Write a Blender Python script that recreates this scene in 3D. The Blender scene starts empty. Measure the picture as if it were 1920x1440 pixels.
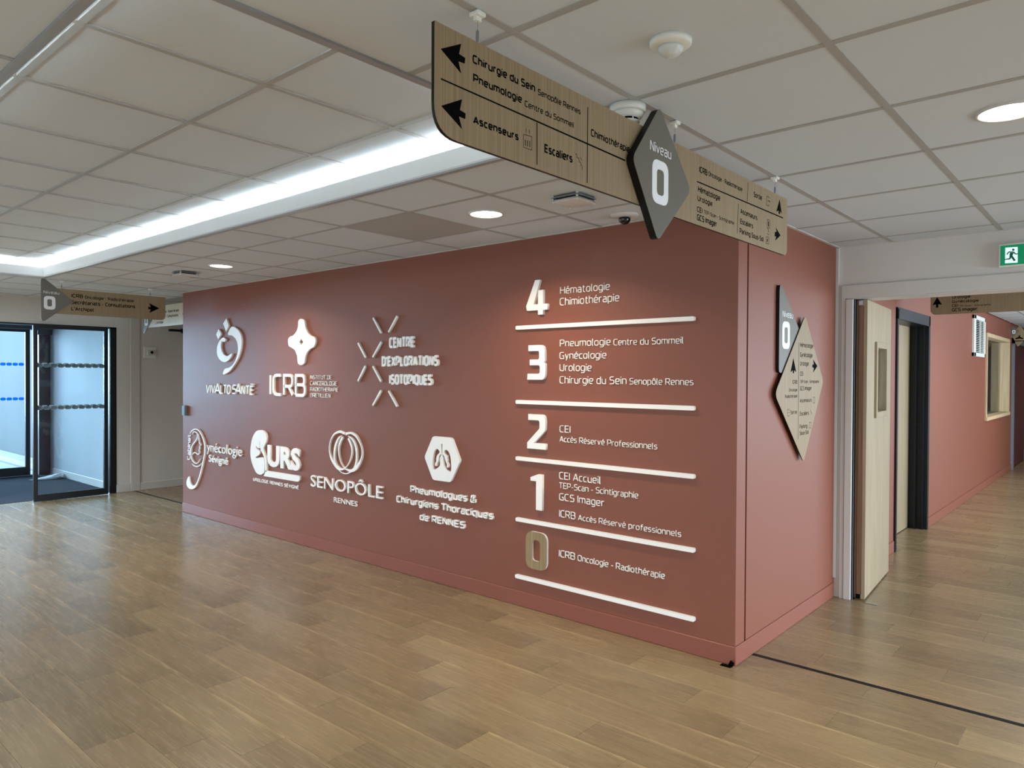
import bpy, bmesh, math, random
from mathutils import Vector, Matrix
from math import pi, sin, cos, radians as R_
random.seed(7)
SC = bpy.context.scene
COL = SC.collection

# ------------------------------------------------------------------ camera, world, daylight lamps, exposure
cam = bpy.data.cameras.new('camera'); camo = bpy.data.objects.new('camera', cam); COL.objects.link(camo)
F_PX, YAW, PITCH, ROLL = 1352.97, 0.7161, 0.0115, 0.005
_c, _s = cos(YAW), sin(YAW)
fw = Vector((-_s, _c, 0)); rt = Vector((_c, _s, 0)); up = Vector((0, 0, 1))
fp = fw*cos(PITCH) - up*sin(PITCH); upp = up*cos(PITCH) + fw*sin(PITCH)
rt, upp = rt*cos(ROLL) + upp*sin(ROLL), upp*cos(ROLL) - rt*sin(ROLL)
m = Matrix((rt, upp, -fp)).transposed().to_4x4(); m.translation = Vector((0, 0, 1.5226))
camo.matrix_world = m
cam.sensor_fit = 'HORIZONTAL'; cam.sensor_width = 36; cam.lens = 36*F_PX/1920
cam.clip_start = .05; cam.clip_end = 200
SC.camera = camo
SC.view_settings.view_transform = 'Standard'; SC.view_settings.look = 'None'
SC.view_settings.gamma = 1; SC.view_settings.use_curve_mapping = False
SC.view_settings.exposure = 0.3
w = bpy.data.worlds.new('sky'); SC.world = w; w.use_nodes = True
bgn = w.node_tree.nodes['Background']
bgn.inputs[0].default_value = (.62, .82, 1, 1); bgn.inputs[1].default_value = 1.35

def area(name, loc, size, aim, power, color=(1, 1, 1), spread=180, shape='RECTANGLE', parent=None):
    l = bpy.data.lights.new(name, 'AREA'); l.shape = shape; l.size = size[0]
    if shape == 'RECTANGLE': l.size_y = size[1]
    l.energy = power; l.color = color; l.spread = R_(spread)
    o = bpy.data.objects.new(name, l); COL.objects.link(o)
    o.location = loc; o.rotation_euler = Vector(aim).to_track_quat('-Z', 'Y').to_euler()
    if parent: o.parent = parent
    return o
# unseen area lamps for daylight: two at supposed hall windows, two out in the open
area('daylight_south', (-4.0, -4.35, 1.35), (11.0, 2.0), (0, .62, -.75), 250, (.90, .98, 1.08), 125)
area('daylight_east', (4.35, 3.8, .95), (2.5, 1.3), (-1, .08, -.55), 125, (.84, .97, 1.12), 110)
area('corridor_fill', (2.35, 9.5, 1.35), (7.5, 1.9), (-1, 0, -.1), 240, (.86, .98, 1.10))  # added to brighten the corridor; no window is built here
area('daylight_porch', (-17.0, .3, 2.7), (4.5, 4.0), (1, .30, -.16), 1700, (.50, .76, 1.05))  # outdoor stand-in for daylight, placed out of sight beyond the glass doors

# ------------------------------------------------------------------ helpers
def props(o, label=None, cat=None, group=None, kind=None):
    if label: o['label'] = label
    if cat: o['category'] = cat
    if group: o['group'] = group
    if kind: o['kind'] = kind
    return o
def empty(name, loc, label=None, cat=None, group=None, kind=None):
    o = bpy.data.objects.new(name, None); COL.objects.link(o); o.location = loc; o.empty_display_size = .1
    return props(o, label, cat, group, kind)
def link(name, me, mat=None, parent=None, **kw):
    if mat is not None and not me.materials: me.materials.append(mat)
    o = bpy.data.objects.new(name, me); COL.objects.link(o)
    if parent is not None:          # meshes are in world coordinates; parents are only ever translated
        o.parent = parent; o.matrix_parent_inverse = Matrix.Translation(-wloc(parent))
    return props(o, **kw)
def wloc(o):                       # world translation of a parent: parts sit at the origin with a cancelling inverse, so only roots count
    if o.parent is None: return Vector(o.location)
    return wloc(o.parent) + o.matrix_parent_inverse.translation + Vector(o.location)
class MB:
    """mesh builder in world coordinates"""
    def __init__(s): s.bm = bmesh.new()
    def box(s, x0, x1, y0, y1, z0, z1, bev=0):
        vs = [s.bm.verts.new((x, y, z)) for z in (z0, z1) for y in (y0, y1) for x in (x0, x1)]
        fs = [(0, 2, 3, 1), (4, 5, 7, 6), (0, 1, 5, 4), (1, 3, 7, 5), (3, 2, 6, 7), (2, 0, 4, 6)]
        faces = [s.bm.faces.new([vs[i] for i in f]) for f in fs]
        if bev:
            es = list({e for f in faces for e in f.edges})
            bmesh.ops.bevel(s.bm, geom=es, offset=bev, segments=1, affect='EDGES', clamp_overlap=True)
        return s
    def lathe(s, prof, c, n=32, smooth=True):
        rings = []
        for r, z in prof:
            if r < 1e-6: rings.append([s.bm.verts.new((c[0], c[1], c[2]+z))])
            else: rings.append([s.bm.verts.new((c[0]+r*cos(2*pi*i/n), c[1]+r*sin(2*pi*i/n), c[2]+z)) for i in range(n)])
        for a, b in zip(rings, rings[1:]):
            for i in range(n):
                j = (i+1) % n
                q = [a[i % len(a)], a[j % len(a)], b[j % len(b)], b[i % len(b)]]
                q = [v for k, v in enumerate(q) if v not in q[:k]]
                if len(q) > 2:
                    f = s.bm.faces.new(q); f.smooth = smooth
        return s
    def tube(s, pts, r, n=8):
        pts = [Vector(p) for p in pts]; prev = None
        for k, p in enumerate(pts):
            d = (pts[min(k+1, len(pts)-1)] - pts[max(k-1, 0)]).normalized()
            a = d.orthogonal().normalized() if abs(d.z) < .99 else Vector((1, 0, 0)); b = d.cross(a)
            ring = [s.bm.verts.new(p + (a*cos(2*pi*i/n) + b*sin(2*pi*i/n))*r) for i in range(n)]
            if prev:
                for i in range(n):
                    f = s.bm.faces.new([prev[i], prev[(i+1) % n], ring[(i+1) % n], ring[i]]); f.smooth = True
            else: s.bm.faces.new(ring)
            prev = ring
        s.bm.faces.new(prev); return s
    def mesh(s, name):
        bmesh.ops.recalc_face_normals(s.bm, faces=s.bm.faces)
        me = bpy.data.meshes.new(name); s.bm.to_mesh(me); s.bm.free(); return me
    def build(s, name, mat, parent=None, **kw):
        return link(name, s.mesh(name), mat, parent, **kw)
def box(name, mat, b, parent=None, bev=0, **kw):
    return MB().box(*b, bev=bev).build(name, mat, parent, **kw)

# flat shapes on an axis-aligned plane. frame = (axis, value, out): 'x' planes use (y,z), 'y' planes use (x,z)
def fmat(axis, val):
    if axis == 'x': return Matrix(((0, 0, 1, val), (1, 0, 0, 0), (0, 1, 0, 0), (0, 0, 0, 1)))     # u=y v=z n=+x
    return Matrix(((1, 0, 0, 0), (0, 0, -1, val), (0, 1, 0, 0), (0, 0, 0, 1)))                    # u=x v=z n=-y
DG = []
def curve_mesh(cu, M):
    o = bpy.data.objects.new('tmp', cu); COL.objects.link(o)
    dg = bpy.context.evaluated_depsgraph_get()
    me = bpy.data.meshes.new_from_object(o.evaluated_get(dg))
    bpy.data.objects.remove(o); bpy.data.curves.remove(cu)
    me.transform(M); me.materials.clear()
    return me
def poly_curve(splines, th, bev=0):
    cu = bpy.data.curves.new('c', 'CURVE'); cu.dimensions = '2D'; cu.fill_mode = 'BOTH'
    cu.extrude = th/2 - bev; cu.bevel_depth = bev; cu.bevel_resolution = 0
    if bev: cu.offset = -bev
    for pts in splines:
        sp = cu.splines.new('POLY'); sp.points.add(len(pts)-1)
        for i, p in enumerate(pts): sp.points[i].co = (p[0], p[1], 0, 1)
        sp.use_cyclic_u = True
    return cu
def shape_mesh(plane, splines, th, bev=0):
    """th proud of the plane value (which is the back)"""
    axis, val = plane
    me = curve_mesh(poly_curve(splines, th, bev), Matrix.Translation((0, 0, 0)))
    me.transform(fmat(axis, val) @ Matrix.Translation((0, 0, th/2)))
    return me
def shape(name, plane, splines, th, mat, parent=None, bev=0, **kw):
    return link(name, shape_mesh(plane, splines, th, bev), mat, parent, **kw)
def smooth(pts, n=5):
    out = []; N = len(pts)
    for i in range(N):
        p0, p1, p2, p3 = [Vector(pts[(i+k) % N]) for k in (-1, 0, 1, 2)]
        for k in range(n):
            t = k/n
            out.append(tuple(.5*((2*p1) + (p2-p0)*t + (2*p0-5*p1+4*p2-p3)*t*t + (3*p1-p0-3*p2+p3)*t**3)))
    return out
def rounded(pts, r, n=6):
    out = []; N = len(pts); rs = r if isinstance(r, (list, tuple)) else [r]*N
    for i in range(N):
        p, a, b = Vector(pts[i]), Vector(pts[i-1]), Vector(pts[(i+1) % N])
        if rs[i] <= 0: out.append(tuple(p)); continue
        da, db = (a-p), (b-p); ang = da.angle(db); d = min(rs[i]/math.tan(ang/2), da.length*.49, db.length*.49)
        s, e = p + da.normalized()*d, p + db.normalized()*d
        for k in range(n+1):
            t = k/n; out.append(tuple(s*(1-t)**2 + p*2*t*(1-t) + e*t*t))
    return out
def open_smooth(pts, n=4):
    out = []; N = len(pts)
    for i in range(N-1):
        p = [Vector(pts[min(max(i+k, 0), N-1)]) for k in (-1, 0, 1, 2)]
        for k in range(n):
            t = k/n; p0, p1, p2, p3 = p
            out.append(tuple(.5*((2*p1) + (p2-p0)*t + (2*p0-5*p1+4*p2-p3)*t*t + (3*p1-p0-3*p2+p3)*t**3)))
    out.append(tuple(pts[-1])); return out
def stroke_outline(st, closed=False, sm=True):
    if sm and len(st) > 2: st = open_smooth(st)
    L, Rr = [], []
    for i, (x, y, wd) in enumerate(st):
        a = st[max(i-1, 0)]; b = st[min(i+1, len(st)-1)]
        d = Vector((b[0]-a[0], b[1]-a[1])).normalized(); n = Vector((-d.y, d.x))*wd/2
        L.append((x+n.x, y+n.y)); Rr.append((x-n.x, y-n.y))
    return L + Rr[::-1]
def join(meshes, name='m'):
    bm = bmesh.new()
    for me in meshes: bm.from_mesh(me); bpy.data.meshes.remove(me)
    me = bpy.data.meshes.new(name); bm.to_mesh(me); bm.free(); return me
def strokes(name, plane, sts, th, mat, parent=None, sm=True, **kw):
    return link(name, join([shape_mesh(plane, [stroke_outline(s, sm=sm)], th-min(.0002, th*.05)*i) for i, s in enumerate(sts)], name), mat, parent, **kw)
_cap = {}
def text_mesh(body, off, th):
    cu = bpy.data.curves.new('t', 'FONT'); cu.body = body; cu.size = 1; cu.offset = off
    cu.resolution_u = 3; cu.extrude = .5
    o = bpy.data.objects.new('tmp', cu); COL.objects.link(o)
    dg = bpy.context.evaluated_depsgraph_get()
    me = bpy.data.meshes.new_from_object(o.evaluated_get(dg))
    bpy.data.objects.remove(o); bpy.data.curves.remove(cu); me.materials.clear()
    return me
def cap(off):
    if off not in _cap:
        me = text_mesh('H', off, 1); ys = [v.co.y for v in me.vertices]; _cap[off] = (min(ys), max(ys)-min(ys)); bpy.data.meshes.remove(me)
    return _cap[off]
def serif_mesh(plane, row, th):
    t, u0, v0, du, dv, off = row
    me = text_mesh(t, off, th); xs = [v.co.x for v in me.vertices]; x0, wd = min(xs), max(xs)-min(xs); y0, ch = cap(off)
    U = Vector(du) if isinstance(du, (tuple, list)) else Vector((du, 0)); W_ = Vector(dv) if isinstance(dv, (tuple, list)) else Vector((0, dv))
    a, b = U/wd, W_/ch
    M = Matrix(((a.x, b.x, 0, u0 - a.x*x0 - b.x*y0), (a.y, b.y, 0, v0 - a.y*x0 - b.y*y0), (0, 0, th, th/2), (0, 0, 0, 1)))
    me.transform(fmat(*plane) @ M)
    return me
# squarish single-stroke alphabet (cap height 1): glyph = (width, [(points, corner radii or radius, closed)])
X_, A_, D_ = .72, 1.03, -.27
def _g():
    G = {}; r = .2
    L = lambda *p: (list(p), 0, False)
    def S(pts, rad=r, closed=False): return (list(pts), rad, closed)
    G['A'] = (.62, [L((0, 0), (.31, 1)), L((.31, 1), (.62, 0)), L((.10, .28), (.52, .28))])
    G['B'] = (.58, [S([(0, 0), (0, 1), (.54, 1), (.54, .53), (0, .53)], [0, 0, r, r*.8, 0]), S([(0, .53), (.58, .53), (.58, 0), (0, 0)], [0, r, r, 0])])
    G['C'] = (.52, [S([(.52, 1), (0, 1), (0, 0), (.52, 0)], .25)])
    G['D'] = (.6, [S([(0, 0), (0, 1), (.6, 1), (.6, 0)], [0, 0, .26, .26], True)])
    G['E'] = (.48, [S([(.48, 1), (0, 1), (0, 0), (.48, 0)], 0), L((0, .52), (.43, .52))])
    G['G'] = (.56, [S([(.54, 1), (0, 1), (0, 0), (.56, 0), (.56, .46), (.34, .46)], [0, .25, .25, 0, 0, 0])])
    G['H'] = (.6, [L((0, 0), (0, 1)), L((.6, 0), (.6, 1)), L((0, .52), (.6, .52))])
    G['I'] = (0, [L((0, 0), (0, 1))]); G['L'] = (.44, [S([(0, 1), (0, 0), (.44, 0)], 0)])
    G['M'] = (.76, [L((0, 0), (0, 1)), L((.03, 1), (.38, .3)), L((.38, .3), (.73, 1)), L((.76, 1), (.76, 0))]); G['N'] = (.58, [L((0, 0), (0, 1)), L((.02, 1), (.56, 0)), L((.58, 0), (.58, 1))])
    O = S([(0, 0), (0, 1), (.6, 1), (.6, 0)], .26, True)
    G['O'] = (.6, [O]); G['Q'] = (.6, [O, L((.36, .16), (.6, -.14))]); G['P'] = (.56, [S([(0, 0), (0, 1), (.56, 1), (.56, .42), (0, .42)], [0, 0, r, r, 0])])
    G['R'] = (.58, [S([(0, 0), (0, 1), (.56, 1), (.56, .44), (0, .44)], [0, 0, r, r, 0]), L((.30, .44), (.58, 0))])
    G['S'] = (.54, [S([(.51, 1), (.02, 1), (.02, .53), (.54, .53), (.54, 0), (0, 0)], [0, .2, .2, .2, .2, 0])])
    G['T'] = (.58, [L((0, 1), (.58, 1)), L((.29, 0), (.29, 1))]); G['U'] = (.58, [S([(0, 1), (0, 0), (.58, 0), (.58, 1)], .26)])
    G['V'] = (.62, [L((0, 1), (.31, 0)), L((.31, 0), (.62, 1))]); G['X'] = (.6, [L((0, 0), (.6, 1)), L((0, 1), (.6, 0))])
    G['a'] = (.44, [S([(.03, X_), (.44, X_), (.44, 0), (0, 0), (0, .40), (.44, .40)], [0, r, 0, r*.8, r*.8, 0])])
    G['b'] = (.48, [S([(0, A_), (0, 0), (.48, 0), (.48, X_), (0, X_)], [0, 0, r, r, 0])])
    G['c'] = (.38, [S([(.38, X_), (0, X_), (0, 0), (.38, 0)], r)])
    G['d'] = (.48, [S([(.48, A_), (.48, 0), (0, 0), (0, X_), (.48, X_)], [0, 0, r, r, 0])])
    G['e'] = (.46, [S([(.42, 0), (0, 0), (0, X_), (.46, X_), (.46, .35), (0, .35)], [0, r, r, r, r*.6, 0])])
    G['f'] = (.32, [S([(.34, A_), (.12, A_), (.12, 0)], r*.8), L((0, X_), (.32, X_))])
    G['g'] = (.46, [S([(.46, X_), (0, X_), (0, .02), (.46, .02)], [0, r, r, 0]), S([(.46, X_), (.46, D_), (.03, D_)], [0, r, 0])])
    G['h'] = (.46, [L((0, 0), (0, A_)), S([(0, X_), (.46, X_), (.46, 0)], [0, r, 0])])
    G['i'] = (0, [L((0, 0), (0, X_)), L((0, .90), (0, 1.03))]); G['k'] = (.42, [L((0, 0), (0, A_)), L((.40, X_), (.02, .36), (.42, 0))])
    G['l'] = (.08, [S([(0, A_), (0, 0), (.10, 0)], [0, .08, 0])])
    G['m'] = (.78, [S([(0, 0), (0, X_), (.78, X_), (.78, 0)], [0, 0, r, 0]), L((.39, X_), (.39, 0))])
    G['n'] = (.46, [S([(0, 0), (0, X_), (.46, X_), (.46, 0)], [0, 0, r, 0])])
    o = S([(0, 0), (0, X_), (.48, X_), (.48, 0)], .22, True); G['o'] = (.48, [o])
    G['p'] = (.48, [S([(0, D_), (0, X_), (.48, X_), (.48, 0), (0, 0)], [0, 0, r, r, 0])]); G['q'] = (.48, [S([(.48, D_), (.48, X_), (0, X_), (0, 0), (.48, 0)], [0, 0, r, r, 0])])
    G['r'] = (.28, [S([(0, 0), (0, X_), (.28, X_)], [0, .1, 0])])
    G['s'] = (.40, [S([(.38, X_), (0, X_), (0, .37), (.40, .37), (.40, 0), (0, 0)], [0, .15, .15, .15, .15, 0])])
    G['t'] = (.30, [S([(.10, .95), (.10, 0), (.32, 0)], [0, .15, 0]), L((0, X_), (.30, X_))])
    G['u'] = (.46, [S([(0, X_), (0, 0), (.46, 0), (.46, X_)], [0, r, 0, 0])]); G['v'] = (.46, [L((0, X_), (.23, 0)), L((.23, 0), (.46, X_))])
    G['y'] = (.46, [L((0, X_), (.22, .02)), L((.46, X_), (.14, D_))])
    for a, b, ac in (('é', 'e', L((.17, .86), (.30, 1.06))), ('è', 'e', L((.16, 1.06), (.29, .86))), ('ô', 'o', L((.08, .86), (.24, 1.04), (.40, .86))), ('É', 'E', L((.18, 1.14), (.32, 1.32)))):
        G[a] = (G[b][0], G[b][1] + [ac])
    G["'"] = (0, [L((0, .76), (0, 1.03))]); G['-'] = (.26, [L((0, .36), (.26, .36))])
    G['&'] = (.62, [S([(.62, 0), (.08, .66), (.08, 1), (.44, 1), (.44, .68), (0, .38), (0, 0), (.40, 0), (.62, .42)], [0, .05, .16, .16, .1, .12, .18, .2, 0])])
    return G
GLYPH = _g()
def ribbon(bm, pts, w_, closed, th, tr):
    P = [Vector(p) for p in pts]; n = len(P); L, Rr = [], []
    for i in range(n):
        if closed: a, b = P[i-1], P[(i+1) % n]
        else: a, b = P[max(i-1, 0)], P[min(i+1, n-1)]
        d1 = (P[i]-a); d2 = (b-P[i])
        d1 = d1.normalized() if d1.length > 1e-9 else d2.normalized(); d2 = d2.normalized() if d2.length > 1e-9 else d1
        t = (d1+d2); t = t.normalized() if t.length > 1e-6 else d1
        nn = Vector((-t.y, t.x)); k = max(nn.dot(Vector((-d1.y, d1.x))), .5); nn = nn*(w_/2/k)
        L.append(P[i]+nn); Rr.append(P[i]-nn)
    V = lambda p, z: bm.verts.new(tr @ Vector((p.x, p.y, z)))
    fl, fr_, bl, br = [V(p, th) for p in L], [V(p, th) for p in Rr], [V(p, 0) for p in L], [V(p, 0) for p in Rr]
    for i in range(n if closed else n-1):
        j = (i+1) % n
        bm.faces.new([fr_[i], fr_[j], fl[j], fl[i]]); bm.faces.new([fl[i], fl[j], bl[j], bl[i]]); bm.faces.new([br[i], br[j], fr_[j], fr_[i]])
    if not closed:
        bm.faces.new([fl[0], bl[0], br[0], fr_[0]]); bm.faces.new([fr_[-1], br[-1], bl[-1], fl[-1]])
WEIGHT = {0: .105, .01: .145, .015: .155, .02: .175, .03: .195, .04: .21, .045: .19, .05: .27, .075: .27}
def lettering_mesh(plane, row, th, w_=None, slant=0, split=None):
    t, u0, v0, du, dv, off = row; k = w_ or WEIGHT.get(off, .13); out = []; word = 0
    U = Vector(du) if isinstance(du, (tuple, list)) else Vector((du, 0)); W_ = Vector(dv) if isinstance(dv, (tuple, list)) else Vector((0, dv))
    ch, tw = W_.length, U.length; x = 0; items = []; gap = .215 + .6*max(k-.14, 0); wid = 0
    for c in t:
        if c == ' ': x += .34; word += 1; continue
        if split == 'letter': word += 1
        g = GLYPH[c]; items.append((x, g, word)); wid = x+g[0]; x += g[0]+gap
    wd = k*ch; xs = 1
    for _ in range(3):      # metres per unit: total ink width = wid*xs + stroke
        xs = (tw-wd)/wid if wid else 1; wd = k*ch*max(min(1, xs/ch*1.15), .25)
    ys = ch-wd; bm = bmesh.new()
    ex, ey = U.normalized(), W_.normalized()
    tr = fmat(*plane) @ Matrix(((ex.x, ey.x, 0, u0), (ex.y, ey.y, 0, v0), (0, 0, 1, 0), (0, 0, 0, 1)))
    cur = items[0][2]
    def flush():
        me = bpy.data.meshes.new('word'); bm.to_mesh(me); bm.clear(); out.append(me)
    for x0, g, wn in items:
        if split and wn != cur: flush(); cur = wn
        for si, (pts, rad, closed) in enumerate(g[1]):
            q = []
            for p in pts: q.append((wd/2 + (x0+p[0])*xs + slant*p[1]*ch, wd/2 + p[1]*ys))
            N = len(q); rs = rad if isinstance(rad, list) else ([rad]*N if closed else [0]+[rad]*(N-2)+[0])
            if any(rs): q = rounded_xy(q, rs, min(xs, ys*1.0), closed)
            ribbon(bm, q, wd, closed, th-min(.0002, th*.04)*si, tr)
    flush(); bm.free(); return out if split else out[0]
def rounded_xy(q, rs, s, closed, n=3):
    out = []; N = len(q)
    for i in range(N):
        p = Vector(q[i])
        if rs[i] <= 0 or (not closed and i in (0, N-1)): out.append(tuple(p)); continue
        a, b = Vector(q[i-1]), Vector(q[(i+1) % N]); da, db = a-p, b-p; d = min(rs[i]*s*1.15, da.length*.5, db.length*.5)
        A, B = p+da.normalized()*d, p+db.normalized()*d
        for k in range(n+1):
            t = k/n; out.append(tuple(A*(1-t)**2 + p*2*t*(1-t) + B*t*t))
    return out
def lettering(name, plane, rows, th, mat, parent=None, human=False, w_=None, slant=0, **kw):
    return link(name, join([serif_mesh(plane, r, th) if human else lettering_mesh(plane, r, th, w_, slant) for r in rows], name), mat, parent, **kw)
def word_parts(name, plane, rows, th, mat, parent, w_=None, slant=0, split='word'):
    for r in rows:
        for me in lettering_mesh(plane, r, th, w_, slant, split): me.name = name; link(name, me, mat, parent)
def ring_shape(x, z, wd, h, t, sq=False):
    r = wd*.34; tt = wd*t
    o = rounded([(x, z), (x+wd, z), (x+wd, z+h), (x, z+h)], r, 7)
    i = rounded([(x+tt, z+tt), (x+wd-tt, z+tt), (x+wd-tt, z+h-tt), (x+tt, z+h-tt)], r*.45, 5)
    return [o, i]

# ------------------------------------------------------------------ materials
def srgb(r, g, b):
    f = lambda c: (c/255/12.92 if c/255 <= .04045 else ((c/255+.055)/1.055)**2.4)
    return (f(r), f(g), f(b), 1)
def mat(name, col, rough=.6, spec=.3, metal=0, bump=None, noise=None, emit=None):
    mt = bpy.data.materials.new(name); mt.use_nodes = True; nt = mt.node_tree; b = nt.nodes['Principled BSDF']
    c = srgb(*col); b.inputs['Base Color'].default_value = c
    b.inputs['Roughness'].default_value = rough; b.inputs['Specular IOR Level'].default_value = spec; b.inputs['Metallic'].default_value = metal
    if emit: b.inputs['Emission Color'].default_value = (*emit[0], 1); b.inputs['Emission Strength'].default_value = emit[1]
    if noise or bump:
        tc = nt.nodes.new('ShaderNodeTexCoord')
    if noise:   # (scale, amount)
        n = nt.nodes.new('ShaderNodeTexNoise'); n.inputs['Scale'].default_value = noise[0]; n.inputs['Detail'].default_value = 4
        nt.links.new(tc.outputs['Object'], n.inputs['Vector'])
        r = nt.nodes.new('ShaderNodeMapRange'); r.inputs['To Min'].default_value = 1-noise[1]; r.inputs['To Max'].default_value = 1+noise[1]
        nt.links.new(n.outputs['Fac'], r.inputs['Value'])
        v = nt.nodes.new('ShaderNodeVectorMath'); v.operation = 'SCALE'; v.inputs[0].default_value = c[:3]
        nt.links.new(r.outputs[0], v.inputs['Scale']); nt.links.new(v.outputs[0], b.inputs['Base Color'])
    if bump:    # (scale, strength, distance)
        n = nt.nodes.new('ShaderNodeTexNoise'); n.inputs['Scale'].default_value = bump[0]; n.inputs['Detail'].default_value = 3
        nt.links.new(tc.outputs['Object'], n.inputs['Vector'])
        bp = nt.nodes.new('ShaderNodeBump'); bp.inputs['Strength'].default_value = bump[1]; bp.inputs['Distance'].default_value = bump[2]
        nt.links.new(n.outputs['Fac'], bp.inputs['Height']); nt.links.new(bp.outputs[0], b.inputs['Normal'])
    return mt
def wood(name, c1, c2, axis='z', scale=1, rough=.5, spec=.3, streak=60):
    """streaky oak print, grain along axis, object coordinates"""
    mt = bpy.data.materials.new(name); mt.use_nodes = True; nt = mt.node_tree; b = nt.nodes['Principled BSDF']
    tc = nt.nodes.new('ShaderNodeTexCoord'); mp = nt.nodes.new('ShaderNodeMapping')
    sc = {'x': (1.2, streak, streak), 'y': (streak, 1.2, streak), 'z': (streak, streak, 1.2)}[axis]
    mp.inputs['Scale'].default_value = [k*scale for k in sc]
    nt.links.new(tc.outputs['Object'], mp.inputs['Vector'])
    n = nt.nodes.new('ShaderNodeTexNoise'); n.inputs['Scale'].default_value = 1.5; n.inputs['Detail'].default_value = 5; n.inputs['Distortion'].default_value = .6
    nt.links.new(mp.outputs[0], n.inputs['Vector'])
    cr = nt.nodes.new('ShaderNodeValToRGB'); cr.color_ramp.elements[0].position = .32; cr.color_ramp.elements[1].position = .68
    cr.color_ramp.elements[0].color = srgb(*c1); cr.color_ramp.elements[1].color = srgb(*c2)
    nt.links.new(n.outputs['Fac'], cr.inputs['Fac']); nt.links.new(cr.outputs[0], b.inputs['Base Color'])
    b.inputs['Roughness'].default_value = rough; b.inputs['Specular IOR Level'].default_value = spec
    return mt
def plank_mat(name='oak_vinyl'):
    mt = bpy.data.materials.new(name); mt.use_nodes = True; nt = mt.node_tree; b = nt.nodes['Principled BSDF']
    L = nt.links.new; N = nt.nodes.new
    tc = N('ShaderNodeTexCoord'); oi = N('ShaderNodeObjectInfo')
    off = N('ShaderNodeVectorMath'); off.operation = 'SCALE'; off.inputs[0].default_value = (37, 19, 11); L(oi.outputs['Random'], off.inputs['Scale'])
    add = N('ShaderNodeVectorMath'); L(tc.outputs['Object'], add.inputs[0]); L(off.outputs[0], add.inputs[1])
    mp = N('ShaderNodeMapping'); mp.inputs['Scale'].default_value = (1.6, 16, 1); L(add.outputs[0], mp.inputs['Vector'])
    # cathedral figure: distorted bands
    n1 = N('ShaderNodeTexNoise'); n1.inputs['Scale'].default_value = 1.1; n1.inputs['Detail'].default_value = 3; n1.inputs['Distortion'].default_value = 1.1; L(mp.outputs[0], n1.inputs['Vector'])
    mul = N('ShaderNodeMath'); mul.operation = 'MULTIPLY'; mul.inputs[1].default_value = 34; L(n1.outputs['Fac'], mul.inputs[0])
    sn = N('ShaderNodeMath'); sn.operation = 'SINE'; L(mul.outputs[0], sn.inputs[0])
    mp2 = N('ShaderNodeMapping'); mp2.inputs['Scale'].default_value = (4, 95, 1); L(add.outputs[0], mp2.inputs['Vector'])
    n2 = N('ShaderNodeTexNoise'); n2.inputs['Scale'].default_value = 1; n2.inputs['Detail'].default_value = 4; L(mp2.outputs[0], n2.inputs['Vector'])
    # value = base + figure + fibre + per plank + pale long edges
    def mad(a, k, c):
        m_ = N('ShaderNodeMath'); m_.operation = 'MULTIPLY_ADD'; L(a, m_.inputs[0]); m_.inputs[1].default_value = k
        if isinstance(c, (int, float)): m_.inputs[2].default_value = c
        else: L(c, m_.inputs[2])
        return m_.outputs[0]
    v = mad(sn.outputs[0], .065, .71)
    v = mad(n2.outputs['Fac'], .30, v)
    v = mad(oi.outputs['Random'], .26, v)
    sx = N('ShaderNodeSeparateXYZ'); L(tc.outputs['Object'], sx.inputs[0])
    ed = N('ShaderNodeMapRange'); ed.inputs['From Min'].default_value = .074; ed.inputs['From Max'].default_value = .100; ed.inputs['To Min'].default_value = 0; ed.inputs['To Max'].default_value = 1
    ed.interpolation_type = 'SMOOTHSTEP'; L(sx.outputs['Y'], ed.inputs['Value'])
    n3 = N('ShaderNodeTexNoise'); n3.inputs['Scale'].default_value = 2.2; L(add.outputs[0], n3.inputs['Vector'])
    r3 = N('ShaderNodeMapRange'); r3.inputs['From Min'].default_value = .38; r3.inputs['From Max'].default_value = .62; L(n3.outputs['Fac'], r3.inputs['Value'])
    em = N('ShaderNodeMath'); em.operation = 'MULTIPLY'; L(ed.outputs[0], em.inputs[0]); L(r3.outputs[0], em.inputs[1])
    v = mad(em.outputs[0], .60, v)
    # darker run-out near one short end
    en = N('ShaderNodeMapRange'); en.inputs['From Min'].default_value = .2; en.inputs['From Max'].default_value = .5; en.interpolation_type = 'SMOOTHSTEP'; L(sx.outputs['X'], en.inputs['Value'])
    v = mad(en.outputs[0], -.12, v)
    n4 = N('ShaderNodeTexNoise'); n4.inputs['Scale'].default_value = 1.3; L(add.outputs[0], n4.inputs['Vector'])
    hue = N('ShaderNodeMix'); hue.data_type = 'RGBA'; hue.inputs['A'].default_value = FLOOR_A; hue.inputs['B'].default_value = FLOOR_B
    L(n4.outputs['Fac'], hue.inputs['Factor'])
    sc = N('ShaderNodeVectorMath'); sc.operation = 'SCALE'; L(hue.outputs['Result'], sc.inputs[0]); L(v, sc.inputs['Scale'])
    L(sc.outputs[0], b.inputs['Base Color'])
    rr = N('ShaderNodeMapRange'); rr.inputs['To Min'].default_value = .20; rr.inputs['To Max'].default_value = .33; L(n2.outputs['Fac'], rr.inputs['Value']); L(rr.outputs[0], b.inputs['Roughness'])
    b.inputs['Specular IOR Level'].default_value = .5
    bp = N('ShaderNodeBump'); bp.inputs['Strength'].default_value = .10; bp.inputs['Distance'].default_value = .001; L(n2.outputs['Fac'], bp.inputs['Height']); L(bp.outputs[0], b.inputs['Normal'])
    return mt
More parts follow.
